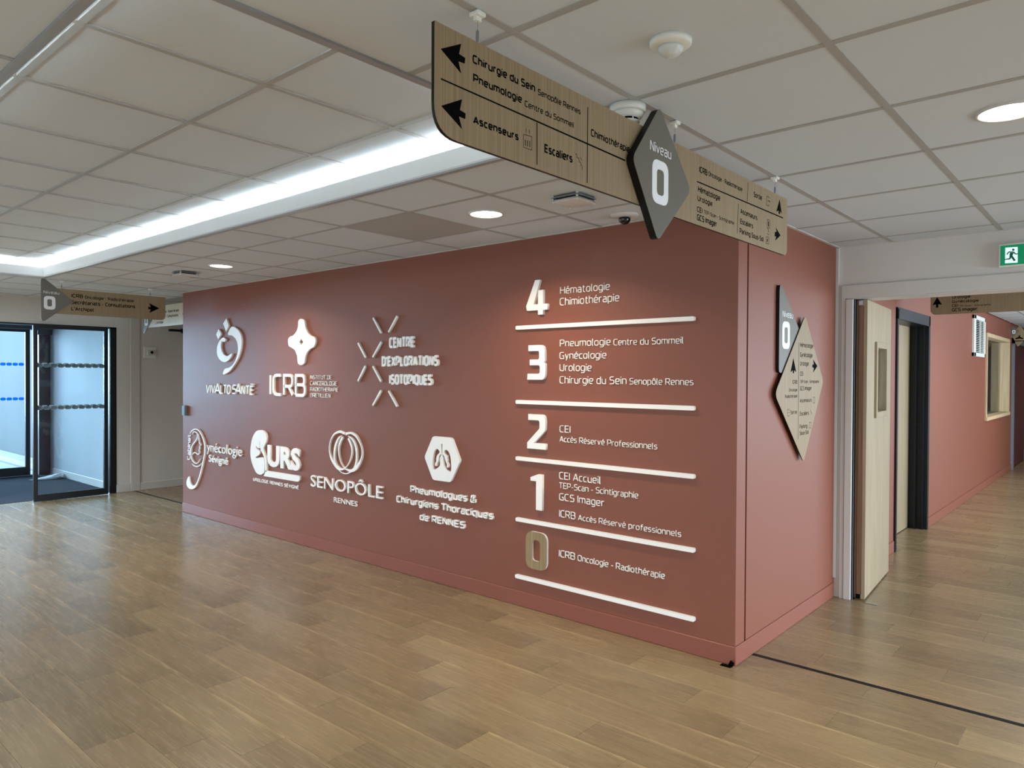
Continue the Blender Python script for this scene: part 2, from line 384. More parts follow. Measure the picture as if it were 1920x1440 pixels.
def glass_mat(name, tint=(.93, .97, .97), refl=.9):
    mt = bpy.data.materials.new(name); mt.use_nodes = True; nt = mt.node_tree; nt.nodes.clear()
    o = nt.nodes.new('ShaderNodeOutputMaterial'); t = nt.nodes.new('ShaderNodeBsdfTransparent'); t.inputs[0].default_value = (*tint, 1)
    g = nt.nodes.new('ShaderNodeBsdfGlossy'); g.inputs['Roughness'].default_value = .02
    fr = nt.nodes.new('ShaderNodeFresnel'); fr.inputs[0].default_value = 1.45; mx = nt.nodes.new('ShaderNodeMixShader')
    nt.links.new(fr.outputs[0], mx.inputs[0]); nt.links.new(t.outputs[0], mx.inputs[1]); nt.links.new(g.outputs[0], mx.inputs[2]); nt.links.new(mx.outputs[0], o.inputs[0])
    return mt
def film(name, col, k=.6):
    mt = bpy.data.materials.new(name); mt.use_nodes = True; nt = mt.node_tree; nt.nodes.clear()
    o = nt.nodes.new('ShaderNodeOutputMaterial'); a = nt.nodes.new('ShaderNodeBsdfDiffuse'); t = nt.nodes.new('ShaderNodeBsdfTranslucent'); mx = nt.nodes.new('ShaderNodeMixShader')
    a.inputs[0].default_value = srgb(*col); t.inputs[0].default_value = srgb(*col); mx.inputs[0].default_value = k
    nt.links.new(a.outputs[0], mx.inputs[1]); nt.links.new(t.outputs[0], mx.inputs[2]); nt.links.new(mx.outputs[0], o.inputs[0]); return mt
FLOOR_A = srgb(150, 133, 98); FLOOR_B = srgb(139, 117, 90)
M = dict(
 red=mat('terracotta_paint', (131, 77, 59), .50, .40),
 redskirt=mat('terracotta_skirting_paint', (136, 80, 65), .42, .4),
 white=mat('white_paint', (212, 210, 205), .6, .3),
 offwhite=mat('satin_white_trim', (205, 203, 198), .4, .4),
 ceil=mat('mineral_fibre_tile', (204, 211, 216), .9, .1, noise=(55, .02)),
 bar=mat('ceiling_bar_enamel', (166, 167, 164), .45, .3),
 plaster=mat('ceiling_plaster', (205, 203, 195), .8, .2),
 flange=mat('cove_flange_metal', (150, 153, 158), .28, .5),
 cove=mat('cove_white', (228, 230, 228), .5, .3),
 plank=plank_mat(), sub=mat('floor_screed', (96, 84, 68), .9, .1),
 porchw=mat('white_paint_dimmed', (178, 184, 190), .7, .2),  # white wall darkened in its colour to offset the strong porch lamp
 letter=mat('white_lacquered_letters', (250, 250, 246), .45, .35),
 vinylw=mat('white_vinyl_print', (236, 238, 240), .5, .3),
 black=mat('black_vinyl_print', (6, 6, 7), .8, .04),
 oaksign=wood('oak_laminate_sign', (132, 113, 86), (155, 136, 105), 'z', 1, .5, .3, 150),
 oaknum=wood('oak_laminate_number', (136, 116, 84), (160, 140, 104), 'z', 1, .5, .3, 90),
 oakdoor=wood('oak_veneer_door', (146, 130, 104), (164, 147, 119), 'z', 1, .45, .3, 26),
 oakedge=wood('dark_oak_door_edge', (104, 76, 56), (132, 100, 74), 'z', 1, .5, .3, 60),
 oakframe=wood('pale_oak_window_frame', (188, 164, 128), (212, 190, 152), 'z', 1, .5, .3, 40),
 grey=mat('warm_grey_sign_face', (106, 103, 93), .42, .35), edge=mat('black_sign_edge', (8, 8, 8), .5, .3),
 alu=mat('black_powder_coated_aluminium', (16, 18, 20), .4, .4), alu2=mat('dark_grey_aluminium', (48, 56, 66), .4, .4),
 strip=mat('black_rubber_strip', (14, 15, 18), .55, .3), mat_=mat('charcoal_entrance_mat', (62, 66, 74), .95, .05, noise=(180, .3), bump=(300, .5, .003)),
 steel=mat('brushed_steel', (170, 172, 170), .3, .5, .9), plastic=mat('white_plastic', (226, 228, 220), .35, .4),
 dome=mat('smoked_dome', (8, 9, 12), .08, .6), pir=mat('translucent_lens', (206, 212, 210), .3, .5),
 grille=mat('perforated_grey_metal', (128, 128, 124), .5, .4), void=mat('black_void', (5, 5, 6), .9, .1),
 frame=mat('anthracite_door_frame', (20, 27, 34), .35, .4), glass=glass_mat('clear_glass'),
 concrete=mat('pale_concrete', (150, 152, 150), .9, .1, noise=(4, .1)), render=mat('pale_render_wall', (92, 97, 99), .9, .1, noise=(1.2, .05)),
 paper=mat('white_paper', (226, 228, 230), .8, .2), stick=film('grey_safety_sticker', (150, 164, 170), .6), blue=film('blue_safety_sticker', (60, 150, 215), .7),
 green=mat('exit_green', (0, 132, 84), .4, .3, emit=((0, .23, .10), .35)), exw=mat('exit_white', (215, 245, 245), .4, .3, emit=((.75, 1, 1), .55)),
 led=mat('led_strip', (255, 255, 255), .5, .2, emit=((.86, .95, 1.04), 30)), lamp=mat('downlight_diffuser', (255, 255, 255), .5, .2, emit=((1, .98, .94), 9)),
 rust=mat('dark_red_door', (88, 46, 42), .5, .3), greyf=mat('grey_metal_frame', (120, 126, 134), .4, .4), brown=mat('brown_recess', (104, 74, 62), .6, .2),
)

# measured outlines and lettering boxes on the walls and signs (metres in the plane of each)
D = {
'viv_t': [('VIV',-7.4201,1.3197,.1973,.0967,.02),('A',-7.2317,1.3199,.1156,.1136,.02),('LTO',-7.1186,1.3205,.216,.0973,.02),('S',-6.8727,1.3245,.0827,.0963,.02),('A',-6.8076,1.3229,.113,.1123,.02),('NTE',-6.6912,1.3234,.2289,.0924,.02)],
'viv_mac': [[(-6.5101,1.4323),(-6.447,1.4301),(-6.447,1.4233),(-6.5101,1.4254)]],
'viv': [[(-6.9816,2.0898),(-7.0487,2.0388),(-6.9875,1.9552),(-6.9332,2.0099)],[(-7.1415,1.9881),(-7.1941,1.9322),(-7.1514,1.879),(-7.0855,1.9346)]],
'viv_s': [[(-7.0424,1.8969),(-6.9996,1.8794),(-7.0033,1.8597),(-7.0399,1.8516),(-7.0731,1.8616),(-7.0941,1.8289),(-7.0891,1.7803),(-7.0484,1.7312),(-6.9812,1.7073),(-6.9209,1.716),(-6.8672,1.7312),(-6.885,1.6988),(-6.9449,1.6608),(-7.0238,1.6465),(-7.1039,1.6654),(-7.1663,1.7148),(-7.1789,1.776),(-7.1539,1.8364),(-7.0979,1.8805)],[(-6.9452,1.9208),(-6.9236,1.9678),(-6.8734,1.9985),(-6.8025,1.988),(-6.7208,1.9426),(-6.6804,1.877),(-6.686,1.7837),(-6.7437,1.6852),(-6.8374,1.6034),(-6.9328,1.5471),(-7.0482,1.5199),(-7.0177,1.5742),(-6.9208,1.5919),(-6.8374,1.6271),(-6.7787,1.6915),(-6.7496,1.7616),(-6.7613,1.8324),(-6.8024,1.8806),(-6.8733,1.9125)]],
'icrb_s': [[(-5.6337,2.0192),(-5.5921,2.0066),(-5.5772,1.9808),(-5.5692,1.9416),(-5.5348,1.8959),(-5.4862,1.8649),(-5.4362,1.8529),(-5.4113,1.8258),(-5.4169,1.7931),(-5.4474,1.762),(-5.4955,1.7509),(-5.544,1.7187),(-5.5714,1.6746),(-5.5811,1.6357),(-5.6077,1.6136),(-5.6425,1.6082),(-5.6776,1.6169),(-5.6927,1.6423),(-5.6999,1.6875),(-5.7335,1.7389),(-5.7847,1.7644),(-5.8311,1.7808),(-5.8468,1.8155),(-5.8417,1.8496),(-5.8055,1.8685),(-5.7645,1.8757),(-5.7137,1.9079),(-5.6866,1.9519),(-5.6807,1.9967),(-5.6657,2.0139)]],
'icrb_h': [[(-5.6332,1.8417),(-5.6043,1.8118),(-5.633,1.7852),(-5.6631,1.8151)]],
'icrb_t': [('ICRB',-6.1622,1.3239,.5968,.2057,.0)],
'icrb_l': [('INSTITUT DE',-5.5121,1.4846,.3177,.0332,0),('CANCEROLOGIE',-5.509,1.4307,.3915,.0349,0),('RADIOTHERAPIE',-5.5089,1.3794,.412,.0332,0),('BRETILLIEN',-5.5087,1.3259,.2985,.0349,0)],
'gyn': [[(-7.7823,.8711,.0079),(-7.7579,.8979,.0101),(-7.7094,.9201,.0112),(-7.6494,.9306,.0123),(-7.5782,.9188,.0133),(-7.5078,.8675,.0154),(-7.4579,.8045,.0176),(-7.444,.7396,.0186),(-7.4532,.6622,.0187),(-7.488,.5824,.0187),(-7.5194,.508,.0188),(-7.5664,.4207,.0177),(-7.6137,.3576,.0189),(-7.6614,.3165,.0252),(-7.7216,.2961,.0337)],[(-7.7252,.8716,.0067),(-7.7095,.8938,.0101),(-7.665,.903,.0112),(-7.622,.8858,.0122),(-7.6137,.8446,.0133),(-7.6554,.803,.0134),(-7.7276,.7535,.0146),(-7.7616,.6949,.0158),(-7.758,.6276,.0146),(-7.7216,.5855,.0124),(-7.6554,.5641,.0101),(-7.5959,.5762,.0078),(-7.5464,.6218,.0044)],[(-7.5983,.8844,.0044),(-7.5817,.8299,.0111),(-7.5699,.7918,.0111),(-7.5394,.7689,.0099),(-7.5664,.7477,.01),(-7.5605,.7315,.01),(-7.577,.7082,.0111),(-7.5664,.684,.01),(-7.6018,.6619,.01),(-7.6554,.6774,.0089),(-7.701,.6712,.0078),(-7.7216,.6501,.0056)],[(-7.7398,.5503,.0045),(-7.6914,.533,.0078),(-7.6197,.5314,.01),(-7.5605,.5476,.0089),(-7.5159,.5801,.0044)]],
'gyn_c': [[(-7.8008,.4094),(-7.8476,.3765),(-7.8687,.3261),(-7.8377,.2878),(-7.7764,.2734),(-7.7035,.2823),(-7.6495,.3065),(-7.6375,.3245),(-7.7035,.3149),(-7.752,.3267),(-7.7825,.3603)]],
'gyn_t': [('ynécologie',-7.4072,.7124,.7233,.0973,.0),('Sévigné',-7.3615,.6041,.4018,.0762,.01)],
'gyn_r': [('Cabinet',-7.8007,.5875,(.016,.2807),(-.0678,-.0055),0)],
'urs_s': [[(-6.3223,.9912),(-6.2744,.9882),(-6.2313,.9678),(-6.2098,.9326),(-6.2165,.8913),(-6.2551,.8431),(-6.2654,.8104),(-6.2464,.7707),(-6.2179,.7272),(-6.2092,.6688),(-6.2125,.6116),(-6.2348,.6073),(-6.2393,.6662),(-6.2549,.7335),(-6.2914,.7765),(-6.3246,.8154),(-6.3352,.8653),(-6.3475,.8945),(-6.3457,.8646),(-6.3386,.8236),(-6.3685,.8169),(-6.4057,.8352),(-6.3897,.8085),(-6.3456,.7964),(-6.3332,.7734),(-6.3569,.7485),(-6.4073,.7285),(-6.3948,.7169),(-6.3481,.7284),(-6.3174,.7276),(-6.2913,.7343),(-6.2635,.7227),(-6.2479,.6883),(-6.2478,.6426),(-6.2581,.596),(-6.2953,.5719),(-6.3434,.5651),(-6.3964,.5778),(-6.441,.6165),(-6.486,.6779),(-6.5087,.751),(-6.4998,.8358),(-6.4683,.9125),(-6.4148,.9668),(-6.3706,.9854)]],
'urs': [[(-6.2134,.6138),(-5.6543,.6169),(-5.6542,.5824),(-5.6772,.5629),(-5.7159,.5611),(-6.2693,.5584),(-6.2434,.5837),(-6.2349,.6137)]],
'urs_t': [('URS',-6.1989,.6596,.5483,.2004,.075)],
'urs_l': [('UROLOGIE RENNES SÉVIGNÉ',-6.4766,.491,.788,.0313,.02)],
'sen': [[(-4.9861,1.0339,.0197),(-5.0604,1.0456,.0199),(-5.1443,1.0159,.012),(-5.1951,.9524,.0091),(-5.2078,.8858,.0091),(-5.1861,.8217,.0161),(-5.1434,.7773,.0251),(-5.0843,.7398,.03),(-5.026,.7325,.0169),(-4.9849,.746,.0069),(-4.9282,.7977,.0069),(-4.8962,.859,.0108),(-4.89,.9084,.0147),(-4.9086,.956,.0196),(-4.9411,.9981,.0216),(-4.9861,1.0339,.0217)],[(-4.9779,1.0304,.0217),(-4.913,1.0439,.0176),(-4.841,1.0236,.0194),(-4.7856,.9689,.0116),(-4.758,.9129,.0087),(-4.7617,.8548,.0125),(-4.8005,.7937,.0242),(-4.8557,.7477,.0292),(-4.9118,.7304,.0216),(-4.9523,.7356,.0148),(-4.9931,.7453,.0069),(-5.0428,.7882,.007),(-5.0722,.8605,.012),(-5.0741,.9103,.015),(-5.0518,.9615,.0189),(-5.0188,1.0008,.0208),(-4.9779,1.0304,.0217)],[(-5.0395,1.012,.0069),(-5.0852,.9818,.017),(-5.1269,.9066,.0231),(-5.1368,.8256,.0201),(-5.118,.7769,.015),(-5.0843,.7423,.01)],[(-4.9412,1.0153,.0069),(-4.8847,.9917,.0166),(-4.8422,.9361,.0214),(-4.8284,.8593,.0194),(-4.8416,.7903,.0165),(-4.8797,.7382,.0117)],[(-5.0801,.7327,.006),(-5.0425,.7077,.007),(-4.9766,.6999,.0069),(-4.9198,.7174,.0088),(-4.8717,.7462,.0068)]],
'sen_t': [('SENOPÔLE',-5.4854,.5441,.9935,.099,.0)],
'sen_l': [('RENNES',-5.1532,.4423,.3241,.0413,0)],
'pne': [[(-3.8988,1.076),(-3.7253,1.0761),(-3.7072,1.0646),(-3.6315,.922),(-3.635,.9067),(-3.7198,.7632),(-3.7379,.7548),(-3.897,.7543),(-3.916,.7617),(-3.9995,.908),(-3.9996,.9237),(-3.9177,1.0672)]],
'pne_h': [[(-3.8682,.9852),(-3.842,.9717),(-3.8441,.9561),(-3.8605,.9446),(-3.8702,.931),(-3.8768,.9099),(-3.8752,.8972),(-3.8886,.8754),(-3.884,.8588),(-3.8698,.8615),(-3.8676,.8772),(-3.8513,.8991),(-3.8492,.9249),(-3.8396,.9411),(-3.8196,.9508),(-3.8306,.9315),(-3.8364,.9054),(-3.8377,.8694),(-3.8562,.8499),(-3.8937,.8326),(-3.9111,.8425),(-3.9143,.8784),(-3.9093,.9254),(-3.8944,.9679)],[(-3.772,.9854),(-3.75,.9758),(-3.7318,.9493),(-3.7206,.8996),(-3.7189,.8442),(-3.7332,.8302),(-3.7638,.8401),(-3.7933,.8681),(-3.8024,.9082),(-3.807,.9334),(-3.8159,.95),(-3.7974,.9443),(-3.7878,.9297),(-3.7752,.9002),(-3.7641,.8808),(-3.764,.8605),(-3.7494,.8592),(-3.7473,.8797),(-3.7605,.8963),(-3.7569,.9093),(-3.7629,.9266),(-3.7644,.9443),(-3.7828,.9515),(-3.7924,.9651),(-3.7866,.9798)]],
'pne_v': [[(-3.8237,1.0242),(-3.8104,1.0251),(-3.8108,.9545),(-3.8226,.9536)]],
'pne_t': [('Pneumologues &',-4.1632,.6336,.6891,.0545,.045),('Chirurgiens Thoraciques',-4.3238,.5413,1.0109,.0534,.045),('de RENNES',-4.0555,.4399,.4739,.0512,.045)],
'iso': [[(-4.6189,1.9785,.0164),(-4.5194,1.8548,.0162)],[(-4.3245,1.9773,.0158),(-4.4268,1.8569,.016)],[(-4.8139,1.7842,.0168),(-4.7143,1.6629,.0166)],[(-4.5148,1.7845,.0162),(-4.6219,1.6644,.0164)],[(-4.7185,1.5938,.0166),(-4.8126,1.4713,.0168)],[(-4.6215,1.5933,.0164),(-4.5176,1.4712,.0162)],[(-4.5173,1.4009,.0162),(-4.6202,1.2787,.0164)],[(-4.4246,1.3998,.0161),(-4.3211,1.28,.0159)]],
'iso_t': [('CENTRE',-4.4179,1.7319,.2985,.0849,.05),("D'EXPLORATIONS",-4.5079,1.5896,.649,.0815,.05),('ISOTOPIQUES',-4.4165,1.448,.4938,.0823,.05)],
'dir': [('Hématologie',-2.7584,2.0374,.369,.046,0),('Chimiothérapie',-2.76,1.9651,.4382,.0477,0),('Pneumologie',-2.7581,1.707,.3778,.0436,0),('Centre du Sommeil',-2.3588,1.7051,.4542,.0379,0),('Gynécologie',-2.7596,1.6291,.3497,.0436,0),('Urologie',-2.7591,1.5527,.2418,.0461,0),('Chirurgie du Sein',-2.7585,1.4751,.4909,.0461,0),('Senopôle Rennes',-2.2477,1.4751,.4051,.0373,0),('CEI',-2.7563,1.1676,.0832,.0445,0),('Accès Réservé Professionnels',-2.7559,1.1077,.6936,.0361,0),('CEI Accueil',-2.7574,.8723,.3119,.046,0),('TEP-Scan - Scintigraphie',-2.759,.8142,.5739,.0373,0),('GCS Imager',-2.7564,.7389,.3372,.0452,0),('ICRB',-2.7557,.633,.1252,.0453,0),('Accès Réservé professionnels',-2.6094,.6321,.7002,.035,0),('ICRB',-2.7559,.3806,.1243,.0445,0),('Oncologie - Radiothérapie',-2.6104,.3798,.6018,.0374,0)],
'rule': [[(-3.1151,1.8414,.0176),(-1.8323,1.8364,.0159)],[(-3.1118,1.3515,.0176),(-1.8281,1.3488,.016)],[(-3.1093,.9774,.0177),(-1.8249,.9769,.016)],[(-3.1066,.5747,.0177),(-1.8214,.5725,.016)],[(-3.1088,.1989,.0177),(-1.8182,.1939,.016)]],
'num': {'4': (-3.0246,1.9165,.1769,.2231),'3': (-3.0126,1.4974,.1506,.2235),'2': (-3.0095,1.0501,.155,.2237),'1': (-2.9798,.6571,.0975,.231),'0': (-3.0178,.2703,.173,.2416)},
'bs_a': [[(1.1559,2.2785),(1.2222,2.3131),(1.2156,2.2869),(1.2364,2.2841),(1.2345,2.2701),(1.2138,2.2687),(1.2226,2.2429)],[(1.1581,2.1477),(1.2262,2.1826),(1.2192,2.1552),(1.2384,2.1521),(1.2373,2.1385),(1.2161,2.1389),(1.2266,2.1116)],[(3.2379,2.3209),(3.2632,2.261),(3.242,2.2694),(3.2437,2.2556),(3.227,2.2548),(3.2267,2.2683),(3.2008,2.2596)],[(3.1957,2.1873),(3.2516,2.1609),(3.189,2.1283),(3.2021,2.1483),(3.1831,2.1471),(3.1853,2.1665),(3.2057,2.1696)]],
'bs_t': [('Chirurgie du Sein',1.2617,2.2811,.2401,.0211,.03),('Senopôle Rennes',1.5129,2.2788,.1961,.0164,.015),('Pneumologie',1.2641,2.2359,.1831,.0206,.03),('Centre du Sommeil',1.4588,2.2319,.2188,.0164,.015),('Ascenseurs',1.2647,2.1353,.1699,.0201,.04),('Escaliers',1.5429,2.1308,.1288,.0241,.03),('Chimiothérapie',1.7621,2.2307,.2142,.0222,.02),('ICRB',2.4561,2.2737,.0645,.0226,.02),('Oncologie - Radiothérapie',2.5303,2.2765,.3052,.0174,.015),('Sortie',2.9496,2.2781,.0878,.0218,.02),('Hématologie',2.4463,2.2004,.185,.0221,.02),('Urologie',2.4441,2.1674,.1204,.02,.02),('CEI',2.4411,2.1266,.042,.02,.02),('TEP-Scan - Scintigraphie',2.4944,2.1292,.2657,.0138,.01),('GCS Imager',2.4407,2.0959,.1641,.0225,.02),('Ascenseurs',2.8204,2.1854,.1678,.0212,.02),('Escaliers',2.819,2.144,.1274,.0212,.02),('Parking Sous-Sol',2.8141,2.1046,.2449,.0212,.02)],
'bs_k': [[(1.1571,2.2098,.0035),(1.9508,2.2014,.0048)],[(1.51,2.2027,.0032),(1.511,2.0902,.0032)],[(1.7452,2.3109,.0031),(1.7446,2.0892,.0031)],[(1.4545,2.1575,.0012),(1.4888,2.1599,.0013)],[(1.4888,2.1599,.0013),(1.4891,2.1238,.0013)],[(1.4891,2.1238,.0013),(1.4548,2.1237,.0012)],[(1.4548,2.1237,.0012),(1.4545,2.1575,.0012)],[(1.4619,2.1447,.0028),(1.462,2.1292,.0022)],[(1.4707,2.1453,.0028),(1.4708,2.1294,.0022)],[(1.4805,2.1462,.0028),(1.4806,2.1299,.0022)],[(1.4656,2.1752,.0012),(1.4656,2.165,.0012)],[(1.4778,2.1753,.0013),(1.4779,2.165,.0013)],[(1.6858,2.1604,.0014),(1.6915,2.1604,.0014)],[(1.6915,2.1604,.0014),(1.6928,2.1519,.0014)],[(1.6928,2.1519,.0014),(1.7033,2.1519,.0014)],[(1.7033,2.1519,.0014),(1.7045,2.142,.0014)],[(1.7045,2.142,.0014),(1.7121,2.1413,.0014)],[(1.7121,2.1413,.0014),(1.7134,2.1347,.0014)],[(1.7134,2.1347,.0014),(1.7181,2.1337,.0014)],[(1.7181,2.1337,.0014),(1.7194,2.1223,.0014)],[(1.718,2.1484,.0014),(1.7096,2.1568,.0014)],[(2.4392,2.2361,.0042),(3.2791,2.2442,.0053)],[(2.8924,2.3259,.0029),(2.8848,2.2452,.0029)],[(2.7993,2.2201,.0028),(2.7884,2.0987,.0028)],[(3.1167,2.3008,.002),(3.1166,2.3079,.002)],[(3.1166,2.3079,.002),(3.0905,2.307,.002)],[(3.0905,2.307,.002),(3.0888,2.2678,.002)],[(3.0888,2.2678,.002),(3.1149,2.269,.002)],[(3.1149,2.269,.002),(3.1147,2.2776,.002)],[(3.1,2.2901,.002),(3.1262,2.2899,.002)],[(3.1262,2.2899,.002),(3.1169,2.2932,.002)],[(3.1262,2.2899,.002),(3.1171,2.2846,.002)],[(3.098,2.2073,.002),(3.1268,2.208,.002)],[(3.1268,2.208,.002),(3.125,2.1736,.002)],[(3.125,2.1736,.002),(3.0962,2.1726,.002)],[(3.0962,2.1726,.002),(3.098,2.2073,.002)],[(3.1002,2.1671,.002),(3.1107,2.1668,.002)],[(3.1107,2.1668,.002),(3.1096,2.1574,.002)],[(3.1096,2.1574,.002),(3.1201,2.1565,.002)],[(3.1007,2.146,.002),(3.1204,2.1438,.002)],[(3.0894,2.1316,.002),(3.1181,2.1323,.002)],[(3.1181,2.1323,.002),(3.1148,2.1023,.002)],[(3.1148,2.1023,.002),(3.0862,2.1024,.002)],[(3.0862,2.1024,.002),(3.0894,2.1316,.002)],[(3.1112,2.2008,.0091),(3.1117,2.1791,.0091)],[(3.1026,2.1234,.0081),(3.1003,2.1104,.0081)]],
'bd_t': [('Niveau',2.0587,2.2557,.1378,.0332,.0)],
'bd_0': (2.0727,2.0915,.1058,.1434,.28),
'fs_t': [('ICRB',2.4802,2.2618,.1031,.0355,.02),('Oncologie - Radiothérapie',2.5995,2.2589,.457,.0312,.015),('Secrétariats - Consultations',2.48,2.1981,.5908,.0379,.02),("L'Archipel",2.4799,2.1347,.2008,.0356,.02)],
'fs_a': [[(3.2086,2.2635),(3.3134,2.2163),(3.2109,2.1615),(3.2258,2.197),(3.1986,2.204),(3.2011,2.2246),(3.2258,2.2239)]],
'fd_t': [('Niveau',2.2427,2.2789,.1319,.0288,.0)],
'fd_0': (2.2445,2.1302,.0968,.1265,.3),
'wd_t': [('Hématologie',4.4719,1.7064,.2319,.0276,.01),('Gynécologie',4.4735,1.6464,.2214,.0282,.01),('Urologie',4.4749,1.5933,.151,.027,.01),('CEI',4.4765,1.531,.0535,.0253,.01),('TEP-Scan - Scintigraphie',4.4777,1.486,.3418,.0188,.01),('GCS Imager',4.4789,1.4414,.204,.0253,.01),('Ascenseurs',4.4759,1.3675,.2092,.0235,.01),('Escaliers',4.4781,1.2866,.1617,.0248,.01),('Parking',4.477,1.2067,.1355,.0254,.01),('Sous-Sol',4.478,1.1673,.1564,.0254,.01),('ICRB',4.3515,1.482,.0771,.023,.01),('Oncologie',4.2931,1.4371,.1368,.0182,.01),('Radiothérapie',4.2341,1.3996,.1968,.0192,.01),('Sortie',4.3215,1.3011,.1071,.0229,.01)],
'wd_k': [[(4.4514,1.7321,.0041),(4.454,1.1433,.0041)],[(4.3039,1.3214,.0023),(4.3037,1.3288,.0023)],[(4.3037,1.3288,.0023),(4.2742,1.3321,.0023)],[(4.2742,1.3321,.0023),(4.2736,1.294,.0023)],[(4.2736,1.294,.0023),(4.3015,1.2912,.0023)],[(4.3015,1.2912,.0023),(4.3013,1.3015,.0023)],[(4.2885,1.3134,.0023),(4.3104,1.3115,.0023)],[(4.7127,1.3964,.0024),(4.7452,1.3946,.0025)],[(4.7452,1.3946,.0025),(4.7462,1.3589,.0025)],[(4.7462,1.3589,.0025),(4.7102,1.3598,.0024)],[(4.7102,1.3598,.0024),(4.7127,1.3964,.0024)],[(4.6653,1.3153,.0024),(4.6762,1.3028,.0024)],[(4.6762,1.3028,.0024),(4.6943,1.2899,.0024)],[(4.6463,1.239,.0024),(4.6816,1.2374,.0024)],[(4.6816,1.2374,.0024),(4.6791,1.2009,.0024)],[(4.6791,1.2009,.0024),(4.6439,1.2028,.0024)],[(4.6439,1.2028,.0024),(4.6463,1.239,.0024)]],
'wd_a': [[(4.3602,1.6365),(4.4089,1.5534),(4.3733,1.5635),(4.3737,1.5462),(4.3531,1.5461),(4.3526,1.5633),(4.3167,1.5527)],[(4.704,1.6361),(4.7867,1.5944),(4.7065,1.5506),(4.7217,1.5819),(4.6912,1.5858),(4.6943,1.6023),(4.7211,1.6046)]],
'wg_t': [('Niveau',4.2008,1.8728,.1644,.0371,.0)],
'wg_0': (4.1993,1.6881,.1184,.1604,.28),
'cs_t': [('Hématologie',-1.2414,2.2473,.2084,.0252,.02),('Urologie',-1.2422,2.2121,.1368,.0252,.02),('Gynécologie',-1.2425,2.1741,.1976,.0239,.02),('CEI',-1.2429,2.1382,.0458,.0235,.02),('TEP-Scan - Scintigraphie',-1.1878,2.1388,.2275,.013,.01),('GCS Imager',-1.2436,2.1008,.1904,.0279,.02)],
'cs_a': [[(-1.3564,2.2333),(-1.3184,2.165),(-1.3469,2.1711),(-1.3466,2.1412),(-1.3644,2.1414),(-1.3647,2.1705),(-1.3918,2.165)]],
'ex_w': [[(-.6177,2.3045),(-.5567,2.3023),(-.5557,2.2093),(-.6182,2.2108)]],
'ex_m': [[(-.6091,2.2625,.0062),(-.5996,2.2759,.0065),(-.5893,2.2759,.0068)],[(-.588,2.2757,.0068),(-.5765,2.2737,.0068),(-.5668,2.2619,.0062),(-.5535,2.2612,.0055)],[(-.5842,2.2715,.0185),(-.5903,2.2521,.0155)],[(-.591,2.2521,.0108),(-.5947,2.2363,.0085),(-.6069,2.2352,.0068),(-.6217,2.2336,.0047)],[(-.5878,2.2533,.0108),(-.5696,2.2214,.0108)]],
'ex_h': [[(-.578,2.2939),(-.5726,2.291),(-.5725,2.2833),(-.5779,2.2813),(-.5833,2.2845),(-.5837,2.2915)]],
}
# ------------------------------------------------------------------ measured layout (metres)
H = 2.417; WY = 3.6325; CX = -1.5931; DX = -9.85; GX, GY = -.641, 2.025; LX = -7.985

# ------------------------------------------------------------------ floor
floor = MB().box(-10.02, 6, -4.3, 24, -.15, -.004).build('floor', M['sub'], kind='structure')
_pm = {}
def plank_mesh(lx, ly):
    k = (round(lx, 3), round(ly, 3))
    if k in _pm: return _pm[k]
    bm = bmesh.new(); c = .0002; hx, hy = lx/2-.0007, ly/2-.0007
    b = [bm.verts.new((x*hx, y*hy, -.004)) for x, y in ((-1, -1), (1, -1), (1, 1), (-1, 1))]
    t0 = [bm.verts.new((x*hx, y*hy, -.0002)) for x, y in ((-1, -1), (1, -1), (1, 1), (-1, 1))]
    t = [bm.verts.new((x*(hx-c), y*(hy-c), 0)) for x, y in ((-1, -1), (1, -1), (1, 1), (-1, 1))]
    bm.faces.new(t)
    for i in range(4):
        j = (i+1) % 4; bm.faces.new([b[i], b[j], t0[j], t0[i]]); bm.faces.new([t0[i], t0[j], t[j], t[i]])
    me = bpy.data.meshes.new('plank'); bm.to_mesh(me); bm.free(); me.materials.append(M['plank']); _pm[k] = me; return me
fwd = fp
def in_view(x, y, z, marg=60):
    d = Vector((x, y, z)) - Vector((0, 0, 1.5226)); dz = d.dot(fp)
    if dz < .2: return False, 0
    px = 960 + F_PX*d.dot(rt)/dz; py = 720 - F_PX*d.dot(upp)/dz
    return (-marg < px < 1920+marg and -marg < py < 1440+marg), dz
planks = []
offs = {0: .795, 1: .07, 2: .31, 3: .605, 4: .175, 5: .915, 6: .48, 7: .22, 8: .86, 9: .685, 10: .41, 11: .98, 12: .445, 13: .015}
offr = {0: .705, 1: .262, 2: .994, 3: .585, 4: .87, 5: .33, 6: .90}
def add_row(y0, y1, off, x0, x1):
    k = math.floor(x0-off)
    while True:
        a, b = max(off+k, x0), min(off+k+1, x1); k += 1
        if off+k-1 >= x1: break
        if b-a > .01: planks.append((a, b, y0, y1))
k = -8
for k in range(-22, 14):
    y0 = 1.053+.2006*k; y1 = min(y0+.2006, 3.835)
    off = offs.get(k, random.random())
    if y0 < WY < y1:
        add_row(y0, WY, off, DX-.1, 5); add_row(WY, y1, off, DX-.1, LX); add_row(WY, y1, off, CX, 5)
    elif y1 > WY+.01:
        add_row(y0, y1, off, DX-.1, LX); add_row(y0, y1, off, CX, 5)
    else: add_row(y0, y1, off, DX-.1, 5)
yy = 3.865; r = 0
while yy < 20:
    y0, y1 = (3.865, 3.925) if r == 0 else (yy, yy+.1985)
    off = offr.get(r-1, random.random())
    add_row(y0, y1, off, (CX if y0 < 5.2 else -1.77 if 6.95 < (y0+y1)/2 < 8.2 else -1.61), 1.4 if y0 > 5.25 else 5)
    if y0 < 9: add_row(y0, y1, off, DX-.1, LX)
    yy = y1; r += 1
vis = []; rest = []
